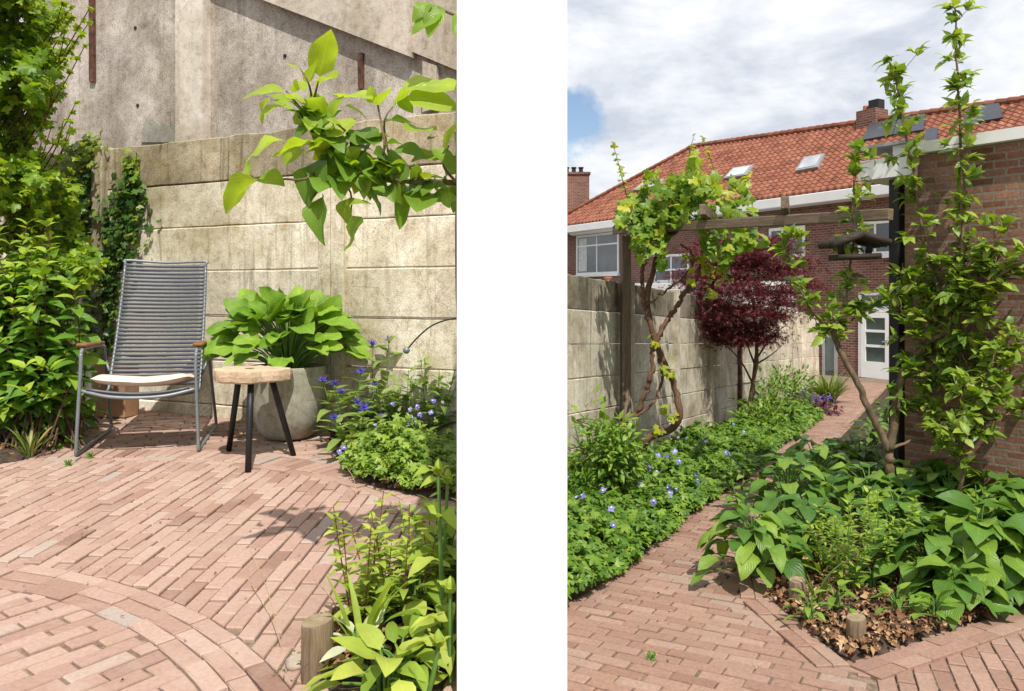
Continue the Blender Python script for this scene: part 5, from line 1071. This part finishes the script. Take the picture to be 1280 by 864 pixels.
# ---- bird table hanging from the beam
bc = at(1068, 301, 5.9); bt_ = thing('bird_table', 'dark log bird feeder with pitched roof hanging below the pergola beam', 'bird feeder', bc)
def fb(x, y, z): return bc+np.array((x, y, z))
mb = MB()
for k in range(6):
    y = -0.14+0.055*k; mb.tube([fb(-0.21, y, -0.035+random.gauss(0, .004)), fb(0.01, y, 0.045)], 0.026, 8); mb.tube([fb(-0.01, y, 0.045), fb(0.20, y, -0.03+random.gauss(0, .004))], 0.026, 8)
mb.build('roof', M['feeder'], bt_, smooth=True)
mb = MB()
for k in range(4): mb.tube([fb(-0.16, -0.10+0.055*k, -0.125), fb(0.15, -0.10+0.055*k, -0.115)], 0.020, 8)
mb.build('tray', M['feeder'], bt_, smooth=True)
for x in (-0.10, 0.11):
    mb = MB(); mb.tube([fb(x*0.9, 0, -0.11), fb(x*1.15, 0.0, 0.03)], 0.026, 8); mb.build('support', M['feeder'], bt_, smooth=True)
mb = MB(); mb.tube([fb(0, 0.0, 0.04), fb(0.0, 0.05, 0.20)], 0.003, 5); mb.build('hanger', M['black'], bt_)
# ---- grape vine
VY = 8.15; vb = PR(805, 585); vine = thing('grape_vine', 'old grape vine with twisting brown stems and a leafy crown on the pergola', 'vine', at(808, 592, VY))
def vp(px, py, dy=0.0): return at(px, py, VY+dy)
def woody(pts, r0, r1, n=40, wob=0.007, k=8): cv = curve(pts, n, wob); mb = MB(); rr = np.linspace(r0, r1, len(cv))*(1+0.14*np.sin(np.arange(len(cv))*1.9))*(1+rng.normal(0, 0.06, len(cv))); mb.tube(cv, rr, k); return mb, cv
for pts, r0, r1 in (([(806, 588), (803, 562), (812, 548), (836, 538), (850, 520), (845, 492), (838, 470), (828, 448), (817, 420), (811, 398), (810, 370), (818, 335), (832, 305), (842, 285)], 0.042, 0.026),
                    ([(772, 548), (779, 532), (795, 515), (806, 495), (812, 475), (816, 452), (815, 430)], 0.030, 0.022),
                    ([(776, 532), (790, 522), (808, 512), (822, 494), (828, 468), (823, 448)], 0.016, 0.014),
                    ([(821, 428), (829, 408), (845, 385), (860, 360), (872, 345), (880, 320)], 0.028, 0.020),
                    ([(811, 400), (804, 370), (803, 340), (808, 310), (815, 290)], 0.024, 0.018), ([(806, 385), (820, 372), (842, 356), (862, 338), (866, 318), (850, 305)], 0.014, 0.010), ([(818, 330), (835, 300), (862, 282), (900, 278), (930, 272)], 0.016, 0.008), ([(808, 330), (795, 300), (790, 280), (785, 250)], 0.014, 0.007)):
    mb, cv = woody([vp(x, y, random.uniform(-0.05, 0.05)) for x, y in pts], r0, r1); mb.build('stem', M['vine_bark'], vine, smooth=True)
lb = LB('vine'); sh = MB()
for i in range(1300):
    px = random.gauss(855, 52); 
    if not 774 < px < 944: continue
    topy = 248-36*math.sin((px-770)/175*math.pi)-10*math.sin(px*0.11); boty = 292+22*math.sin(px*0.07+1)+(14 if px < 830 else 0)+(18 if px > 880 else 0); py = topy+(boty-topy)*random.random()**0.9
    if math.sin(px*0.19)*math.sin(py*0.16) < -0.45: continue
    py += 9*math.sin(px*0.23)+6*math.sin(px*0.41+1)
    p = vp(px, py, random.gauss(-0.1, 0.26)); o = nrm(rv(1)*np.array((1, 1, 0.3)))
    lb.add(p, o*0.8-UP*0.45-np.array((0, 0.3, 0)), UP*0.75+np.array((0, -0.8, 0))+rv(0.35), 0.128*random.uniform(0.5, 1.2), min(1, max(0, random.gauss(0.36, 0.2)+(0.22 if py < topy+14 else 0))))
for pts in ([(786, 255), (778, 225), (772, 200), (765, 178)], [(848, 250), (858, 215), (862, 190), (868, 168)], [(900, 245), (893, 215), (885, 190), (878, 172)], [(910, 245), (925, 228), (938, 215)], [(830, 250), (826, 232), (820, 222)], [(800, 250), (806, 232), (810, 216)], [(885, 330), (900, 340), (915, 352)], [(870, 320), (888, 338), (880, 372)]):
    cv = curve([vp(x, y, random.uniform(-0.1, 0.1)) for x, y in pts], 10); sh = MB(); sh.tube(cv, np.linspace(0.006, 0.0022, len(cv)), 5); sh.build('shoot', M['twig'], vine)
    for k in range(2, len(cv)):
        a = random.random()*6.3; lb.add(cv[k], horiz(a)+UP*0.3, UP+np.array((0, -0.6, 0))+rv(0.3), 0.15*random.uniform(0.5, 1.0)*(1-0.5*k/len(cv)), random.uniform(0.55, 1))
for px, py in ((820, 425), (835, 457), (838, 466), (832, 510), (840, 517), (828, 540), (862, 320), (880, 335), (900, 352), (890, 362), (862, 338), (878, 318), (905, 325), (868, 350)):
    for k in range(3): lb.add(vp(px+random.gauss(0, 4), py+random.gauss(0, 4), -0.08), rv(1)-UP*0.2, np.array((0, -0.8, 0.6))+rv(0.3), random.uniform(0.06, 0.12), random.uniform(0.5, 0.95))
lb.build('leaves', M['vine_leaf'], vine); 
# ---- red maple
MY = 11.5; mbp = PR(940, 536); maple = thing('red_maple', 'dark red japanese maple with a layered crown beside the fence', 'tree', mbp)
def mp_(px, py, dy=0): return at(px, py, MY+dy)
tk = MB(); k1, cv1 = woody([mbp-UP*0.05, mp_(939, 500), mp_(943, 470), mp_(946, 440), mp_(944, 400), mp_(938, 360), mp_(930, 320), mp_(925, 300)], 0.045, 0.008, 24, 0.006); tk = k1
lb = LB('maple'); 
for pts in ([(941, 480), (930, 458), (918, 442), (905, 430), (890, 420)], [(945, 450), (958, 430), (972, 415), (985, 405)], [(944, 425), (925, 400), (900, 385), (880, 375)], [(945, 410), (965, 385), (985, 370)], [(940, 375), (920, 350), (900, 335)], [(942, 390), (960, 360), (972, 340)], [(934, 340), (915, 320), (905, 310)], [(934, 340), (948, 318), (955, 305)], [(943, 455), (935, 430), (940, 405)], [(946, 455), (962, 445), (978, 432)]):
    cv = curve([mp_(x, y, random.uniform(-0.5, 0.5)*(i/len(pts))) for i, (x, y) in enumerate(pts)], 12); tk.tube(cv, np.linspace(0.016, 0.004, len(cv)), 6)
tk.build('trunk', M['bark'], maple, smooth=True)
# layered sprays of small cut leaves
for i in range(330):
    t = random.random(); py = 294+t*132; hw = 73*math.sin(math.pi*(0.16+0.74*t))**0.8+4; u = random.uniform(-1, 1); px = 932+u*hw+(-6 if t > 0.5 else 0)+6*math.sin(py*0.2); dz_ = math.sqrt(max(0.05, 1-u*u))*hw/FOC*MY
    c = mp_(px, py, random.uniform(-1, 1)*dz_*0.95); sw = random.uniform(0.09, 0.19)
    for k in range(66):
        q = rng.normal(0, 1, 2)*sw; p = c+np.array((q[0], q[1], random.gauss(0, 0.022)-0.35*np.hypot(*q)**1.2)); o = nrm(np.array((q[0], q[1]-0.1, -0.05))+rv(0.2))
        lb.add(p, o-UP*0.35, UP+rv(0.35), 0.078*random.uniform(0.6, 1.25), min(1, max(0, random.gauss(0.5, 0.25))))
lb.build('crown', M['maple_leaf'], maple, smooth=False)
# ---- espalier apple trees beside the outbuilding
def fruit_tree(name, label, base, trunk, limbs, Yd, seed_leaf, ll, ncl, r0, grp=None, dens=1.0):
    th = thing(name, label, 'tree', base, 0, grp); wd = MB(); lb = LB('tree')
    def q(p):
        a = (p[0]-640)/FOC; den = a*sn[0]+sn[1]; yf = S0.dot(sn)/den if p[0] > 1118 else 99
        return at(p[0], p[1], min(Yd, yf-0.20))
    m_, cv = woody([base-UP*0.05]+[q(p) for p in trunk], r0, r0*0.72, 18, 0.004); wd.v += m_.v; wd.t += m_.t; 
    for f in m_.f: wd.f.append([i+wd.n for i in f]); wd.mi.append(0)
    wd.n += m_.n
    for pts, ra, rb, leafy in limbs:
        cv = curve([q(p) for p in pts], 30, 0.004); wd.tube(cv, np.linspace(ra, rb, len(cv)), 7)
        lng = np.linalg.norm(np.diff(cv, axis=0), axis=1).sum(); ns_ = int(lng*(1-leafy)*13*dens)
        for s_ in range(ns_):
            f = leafy+(1-leafy)*(s_+random.random())/ns_; sp = cv[min(len(cv)-1, int(f*len(cv)))]
            dr = nrm(rv(1)*np.array((1, 0.8, 0.7))+UP*0.25); sp2 = sp+dr*abs(random.gauss(0.035, 0.075)); wd.tube([sp, sp2], [0.0032, 0.002], 4)
            m = random.randint(4, 11)
            for _ in range(m): d = nrm(dr*0.7+rv(0.75)*np.array((1, 1, 0.6))+UP*0.3); lb.add(sp2+rv(0.01), d, UP+rv(0.32)-np.array((0, 0.25, 0)), ll*random.uniform(0.4, 1.15), min(1, max(0, random.gauss(0.58, 0.24)+0.15*f)), random.uniform(0.8, 1.1))
    wd.build('trunk', M['apple_bark'], th, smooth=True); lb.build('crown', M['tree_leaf'], th); return th
AY = 6.0
fruit_tree('espalier_apple_tree', 'forked espalier apple tree rising from the bed in front of the downpipe', at(1118, 622, AY), [(1116, 610), (1112, 580), (1111, 563)],
  [([(1111, 565), (1098, 535), (1085, 510), (1072, 480), (1056, 450), (1042, 420), (1040, 400)], 0.028, 0.020, 0.75),
   ([(1046, 422), (1030, 405), (1012, 385), (1000, 360), (988, 330), (982, 312), (978, 296)], 0.011, 0.004, 0.15),
   ([(1050, 405), (1056, 378), (1062, 340), (1066, 300), (1066, 260), (1070, 220), (1072, 190)], 0.011, 0.004, 0.1),
   ([(1046, 410), (1062, 402), (1078, 392), (1092, 375), (1110, 362)], 0.008, 0.004, 0.1),
   ([(1112, 563), (1118, 530), (1122, 490), (1132, 460), (1150, 438), (1172, 420), (1198, 408)], 0.034, 0.022, 0.25),
   ([(1198, 410), (1178, 370), (1160, 325), (1150, 270), (1142, 215), (1130, 160), (1122, 110), (1112, 78)], 0.017, 0.005, 0.12),
   ([(1184, 414), (1200, 385), (1206, 350), (1204, 300), (1203, 240), (1202, 180), (1198, 110), (1194, 60), (1196, 10)], 0.017, 0.005, 0.08),
   ([(1198, 408), (1206, 385), (1222, 370), (1240, 352), (1268, 334), (1300, 322)], 0.016, 0.008, 0.05),
   ([(1112, 560), (1140, 552), (1170, 545), (1200, 538), (1225, 528)], 0.013, 0.005, 0.45),
   ([(1204, 405), (1215, 430), (1226, 452), (1240, 470), (1256, 478)], 0.008, 0.004, 0.05),
   ([(1170, 422), (1160, 400), (1150, 372), (1146, 340)], 0.007, 0.003, 0.1),
   ([(1150, 440), (1158, 465), (1162, 495), (1170, 515)], 0.007, 0.003, 0.05), ([(1204, 430), (1230, 445), (1258, 440), (1275, 425)], 0.007, 0.003, 0.05), ([(1196, 408), (1188, 440), (1192, 465)], 0.006, 0.003, 0.05), ([(1182, 375), (1165, 372), (1150, 385), (1140, 400)], 0.006, 0.003, 0.05), ([(1206, 350), (1225, 330), (1248, 338)], 0.006, 0.003, 0.05),
   ([(1140, 445), (1165, 470), (1190, 480), (1215, 500), (1240, 505)], 0.008, 0.004, 0.1), ([(1180, 415), (1200, 440), (1215, 470), (1212, 500)], 0.007, 0.004, 0.1), ([(1222, 370), (1235, 400), (1250, 430), (1262, 450)], 0.007, 0.004, 0.1), ([(1165, 330), (1185, 345), (1215, 350), (1240, 375)], 0.007, 0.004, 0.1), ([(1122, 490), (1135, 510), (1155, 520)], 0.006, 0.003, 0.1), ([(1240, 352), (1245, 320), (1240, 280)], 0.006, 0.003, 0.1), ([(1146, 440), (1140, 420), (1130, 398), (1125, 370), (1128, 330)], 0.007, 0.003, 0.15)], AY, None, 0.116, 2.6, 0.040, dens=2.35)
fruit_tree('young_apple_tree', 'slender young apple tree against the shaded brick of the outbuilding', at(1200, 645, 5.45), [(1201, 610), (1203, 580), (1206, 555)],
  [([(1206, 556), (1215, 520), (1228, 490), (1238, 460), (1246, 430)], 0.010, 0.004, 0.05), ([(1206, 560), (1190, 540), (1178, 528)], 0.006, 0.003, 0.1), ([(1207, 552), (1232, 530), (1258, 518), (1280, 505)], 0.008, 0.004, 0.05), ([(1215, 520), (1240, 495), (1262, 470), (1282, 455)], 0.007, 0.003, 0.05), ([(1203, 580), (1192, 566), (1184, 560)], 0.005, 0.003, 0.1), ([(1210, 540), (1202, 505), (1208, 480)], 0.005, 0.003, 0.1)], 5.35, None, 0.112, 2.6, 0.014, dens=2.5)
# ---- border along the fence
def R3(px, py, dz=0.0): return PR(px, py)+UP*dz
G = 'geranium clumps in the fence border'
for lbl, poly, h, nf in (('geranium clump with most violet flowers at the near end of the border', [(655, 790), (740, 748), (798, 706), (772, 640), (709, 640), (640, 660)], 0.27, 34),
                         ('geranium clump filling the bend of the border beside the vine', [(798, 706), (846, 664), (884, 634), (860, 585), (800, 590), (775, 640)], 0.25, 18),
                         ('narrow geranium clump further along the path opposite the big leaves', [(884, 634), (938, 597), (972, 568), (935, 550), (880, 560), (858, 588)], 0.24, 7)):
    geranium('geranium', lbl, [R3(*p) for p in poly], zR, h, 2300 if nf < 20 else 2000, 0.078, 'geranium_dark', nf, G, fsz=0.062, crown=0.30)
geranium('ground_cover', 'low leafy ground cover between the maple and the path', [R3(*p) for p in ((960, 570), (1000, 545), (1030, 523), (1005, 512), (960, 525), (935, 550))], zR, 0.16, 1300, 0.09, 'geranium_dark', 0)['category'] = 'ground cover'
bush('leafy_bush', 'bright green bush with pointed leaves at the foot of the vine', 'shrub', R3(760, 640), R3(757, 638, 0.38), (0.33, 0.33, 0.38), 1700, 0.09, 'lance', M['geranium_dark'], stems=8, tones=(0.2, 1.0), wid=1.7, topfresh=0.5)
bush('leafy_bush', 'low bush of narrow leaves in front of the near fence panel', 'shrub', R3(735, 655), R3(722, 650, 0.18), (0.30, 0.22, 0.22), 520, 0.08, 'lance', M['geranium_dark'], stems=5, tones=(0.0, 0.7), wid=1.2)
bush('leafy_bush', 'dark bush of narrow leaves hiding the pergola post foot', 'shrub', R3(800, 610), R3(790, 612, 0.22), (0.30, 0.25, 0.26), 560, 0.085, 'lance', M['geranium_dark'], stems=5, tones=(0.1, 0.75), wid=1.3)
for q, rr, h, n, lbl in (((972, 542), 0.5, 0.45, 900, 'rounded leafy perennial just past the maple trunk'), ((985, 518), 0.65, 0.62, 900, 'taller leafy perennial against the pale fence panels'), ((960, 550), 0.45, 0.3, 500, 'low leafy perennial right at the maple foot')):
    bush('border_perennial', lbl, 'plant', R3(*q), R3(q[0]-8, q[1]-6, h*0.55), (rr*0.8, rr, h*0.62), n, 0.12, 'lance', M['geranium_dark'], 'perennials beyond the maple', stems=6, tones=(0.25, 1.0), wid=1.4)
bush('plum_leaved_plant', 'low plum coloured plant at the path edge beyond the maple', 'plant', R3(1033, 517), R3(1030, 516, 0.10), (0.32, 0.4, 0.12), 240, 0.09, 'small', M['plum'], stems=0)
tuft('ornamental_grass', 'arching yellow green grass mound beside the path near the house', 'grass', R3(1036, 503), 240, 0.62, 0.5, 'grass', 'grass', tones=(0.1, 0.95))
bush('blue_catmint', 'low grey blue plant between grass mound and perennials', 'plant', R3(1018, 516), R3(1016, 514, 0.18), (0.35, 0.3, 0.14), 160, 0.06, 'small', M['blue'], stems=4, stemmat=M['stem'])
mb = MB(); a = onR(716)+nR*0.05
for k in range(6): p = np.array((a[0]-0.05, a[1], at(0, 528, a[1])[2])); q = p+np.array((random.uniform(0.05, 0.28), -0.12, random.uniform(-0.05, 0.06))); mb.tube(curve([p, (p+q)/2+UP*0.02, q], 6), 0.004, 5)
tag(mb.build('bare_twig', M['twig'], base=(a[0], a[1], at(0, 528, a[1])[2])), 'bare brown twigs sticking out before the near fence panel', 'twig')
geranium('ground_cover', 'leafy ground cover in the strip between the vine and the maple', [R3(*p) for p in ((815, 592), (862, 585), (935, 550), (925, 541), (860, 558), (815, 575))], zR, 0.30, 1300, 0.095, 'geranium_dark', 3)['category'] = 'ground cover'
geranium('ground_cover', 'leafy ground cover along the foot of the near fence panels', [R3(*p) for p in ((640, 655), (709, 640), (775, 625), (815, 592), (812, 578), (740, 598), (660, 620))], zR, 0.26, 1300, 0.09, 'geranium_dark', 2)['category'] = 'ground cover'
litter('leaf_litter', [R3(*p) for p in ((660, 780), (740, 743), (800, 702), (840, 665), (880, 633), (935, 595), (985, 556), (985, 548), (930, 586), (870, 628), (830, 660), (790, 694), (735, 732), (660, 765))], zR, 1500, 0.055, 0.035)
litter('leaf_litter', [R3(*p) for p in ((985, 556), (1040, 508), (1030, 505), (960, 560))], zR, 900, 0.07, 0.04)
# ---- big leaved bed on the right
GB = 'broad leaved clumps in the right bed'
CL = [((942, 725), 20, 0.33, 0.33, 0.20, 'broad leaved clump overhanging the near path edge'), ((985, 668), 20, 0.36, 0.46, 0.19, 'broad leaved clump behind the overhanging one at the path bend'),
      ((1020, 628), 22, 0.45, 0.42, 0.19, 'broad leaved clump in the middle of the bed under the left apple limb'), ((1062, 598), 20, 0.36, 0.30, 0.17, 'broad leaved clump left of the forked trunk'), ((1085, 655), 22, 0.4, 0.33, 0.20, 'broad leaved clump in front of the forked trunk'),
      ((1140, 650), 24, 0.45, 0.36, 0.21, 'broad leaved clump right of the forked trunk'), ((1185, 665), 22, 0.4, 0.36, 0.2, 'broad leaved clump before the slender young tree'), ((1240, 660), 22, 0.45, 0.40, 0.22, 'broad leaved clump by the brick wall at the right edge'),
      ((1225, 745), 26, 0.40, 0.40, 0.235, 'largest broad leaved clump at the right front corner'), ((1165, 742), 20, 0.34, 0.30, 0.20, 'broad leaved clump by the stake and dead leaves'), ((1290, 700), 22, 0.4, 0.4, 0.23, 'broad leaved clump cut by the right edge of the view'), ((1010, 700), 14, 0.28, 0.3, 0.17, 'broad leaved clump beside the leaning stake'), ((1120, 690), 18, 0.34, 0.32, 0.19, 'broad leaved clump behind the fine leaved plant'), ((1275, 745), 22, 0.36, 0.36, 0.22, 'broad leaved clump in the far right front corner by the bricks'), ((1195, 768), 12, 0.22, 0.2, 0.19, 'low broad leaved clump at the brick edge right of the stake')]
for q, n, rr, h, ll, lbl in CL: rosette('broad_leaved_plant', lbl, 'plant', R3(*q)+UP*0.03, int(n*2.8), rr*1.12, h*1.05, ll*0.98, 'big', M['bigleaf'], GB, lift=0.25, tones=(0.05, 1.0), wid=1.2)
for q, h, lbl in (((978, 640), 0.42, 'tall leafy shoot beside the path in the right bed'), ((925, 640), 0.30, 'lone shoot with pale tip at the far path edge of the bed'), ((1228, 700), 0.46, 'tall leafy shoot in the right front corner'), ((955, 720), 0.36, 'leafy shoot at the near path edge')):
    stems_plant('leafy_shoot', lbl, 'plant', R3(*q)+UP*0.03, h, 2, 0.08, 7, 0.17, 'big', M['bigleaf'], 'leafy shoots in the right bed', srad=0.006, tones=(0.4, 1), updir=0.4, taper=0.55, whorl=True)
for q, h, ns, lbl in (((1062, 748), 0.52, 9, 'fine leaved pale green plant behind the front stake'), ((1105, 738), 0.56, 9, 'taller fine leaved pale green plant in the bed middle'), ((1040, 722), 0.40, 6, 'smaller fine leaved plant beside the leaning stake'), ((1148, 745), 0.30, 6, 'short fine leaved plant next to the big corner clump')):
    stems_plant('fine_leaved_plant', lbl, 'plant', R3(*q)+UP*0.03, h, ns, 0.22, 28, 0.068, 'lance', M['lime_leaf'], 'fine leaved plants in the right bed', srad=0.003, tones=(0.0, 0.6), wid=1.5, taper=0.3, stemmat=M['stem'])
for q, n, rr, h, lbl in (((1092, 560), 18, 0.3, 0.3, 'leafy ground plants behind the forked trunk by the path'), ((1108, 530), 16, 0.3, 0.3, 'leafy ground plants near the downpipe foot')): 
    rosette('broad_leaved_plant', lbl, 'plant', R3(*q), n*2, rr, h, 0.17, 'shrub', M['bigleaf'], GB, lift=0.4)
th = tuft('fern_grass', 'feathery grass fountain left of the forked trunk', 'grass', R3(1075, 600, 0.03), 90, 0.42, 0.35, 'grass', 'grass', tones=(0, 0.5))
tuft('iris', 'sword shaped green leaves beside the leaning stake', 'plant', R3(1020, 770, 0.02), 9, 0.30, 0.06, 'grass', 'strap', tones=(0.2, 0.5), upb=1.6)
for q, lbl in (((1120, 775), 'small leafy seedling in the dead leaves right of the short stake'), ((1012, 785), 'small leafy seedling at the brick edge below the leaning stake'), ((1170, 785), 'small leafy seedling at the brick edge in front of the big clump'), ((1090, 745), 'small leafy seedling at the foot of the fine leaved plants')): rosette('seedling', lbl, 'plant', R3(*q)+UP*0.03, 14, 0.13, 0.12, 0.085, 'shrub', M['geranium_dark'], lift=0.45, tones=(0.3, 1))
rosette('seedling', 'small leafy seedling between the two stakes', 'plant', R3(1046, 770, 0.03), 12, 0.13, 0.14, 0.09, 'shrub', M['geranium_dark'], lift=0.5, tones=(0.4, 1))
stake('short upright stake among dead leaves at the bed corner', R3(1070, 808), 0.043, 0.135); stake('leaning grey stake at the path side of the bed', R3(997, 762), 0.042, 0.15, (0.03, 0.12))
stone('pale round stone at the tip of the right bed', R3(1056, 818), (0.03, 0.03, 0.022)); stone('smaller pale stone before the right bed tip', R3(1068, 815), (0.02, 0.018, 0.013))
litter('leaf_litter', [R3(*p) for p in ((958, 748), (1062, 830), (1264, 768), (1240, 735), (1040, 700), (985, 715))], zR, 4200, 0.050, 0.032)
rosette('weed', 'tiny weed at the foot of the short upright stake', 'plant', R3(1078, 816), 7, 0.018, 0.010, 0.014, 'small', M['lime_leaf'])

# windblown bits on the paving
def scatter(name, poly, zf, n, smin, smax, mat, kind='litter'):
    P = np.array([np.asarray(p)[:2] for p in poly]); ins = inpoly(P); lb = LB(kind); x0, y0 = P.min(0); x1, y1 = P.max(0)
    for i in range(n):
        q = np.array((random.uniform(x0, x1), random.uniform(y0, y1)))
        if ins(q): lb.add((q[0], q[1], zf(*q)+0.006), rv(1)*np.array((1, 1, 0.08)), UP+rv(0.25), random.uniform(smin, smax), random.random(), random.uniform(0.4, 1.2))
    return tag(lb.build(name, M[mat], smooth=False), kind='stuff')
scatter('leaf_debris', [PL(*p) for p in ((0, 860), (380, 860), (560, 640), (430, 590), (0, 575))], zL, 150, 0.005, 0.016, 'litter')
scatter('leaf_debris', [PR(*p) for p in ((712, 860), (1050, 860), (960, 760), (900, 700), (1000, 560), (960, 572), (800, 704), (712, 760))], zR, 420, 0.006, 0.024, 'litter')
scatter('joint_moss', [PL(*p) for p in ((330, 850), (395, 860), (420, 760), (400, 770))], zL, 160, 0.006, 0.016, 'geranium_dark', 'small')
for lbl, p, zf in (('tiny green weed in a joint just in front of the shrub bed', PL(85, 582), zL), ('tiny green weed in a joint beside the left front chair leg', PL(112, 572), zL), ('tiny weed in a joint of the foreground path bricks', PR(814, 824), zR)):
    rosette('weed', lbl, 'plant', p, 7, 0.018, 0.010, 0.014, 'small', M['lime_leaf'])
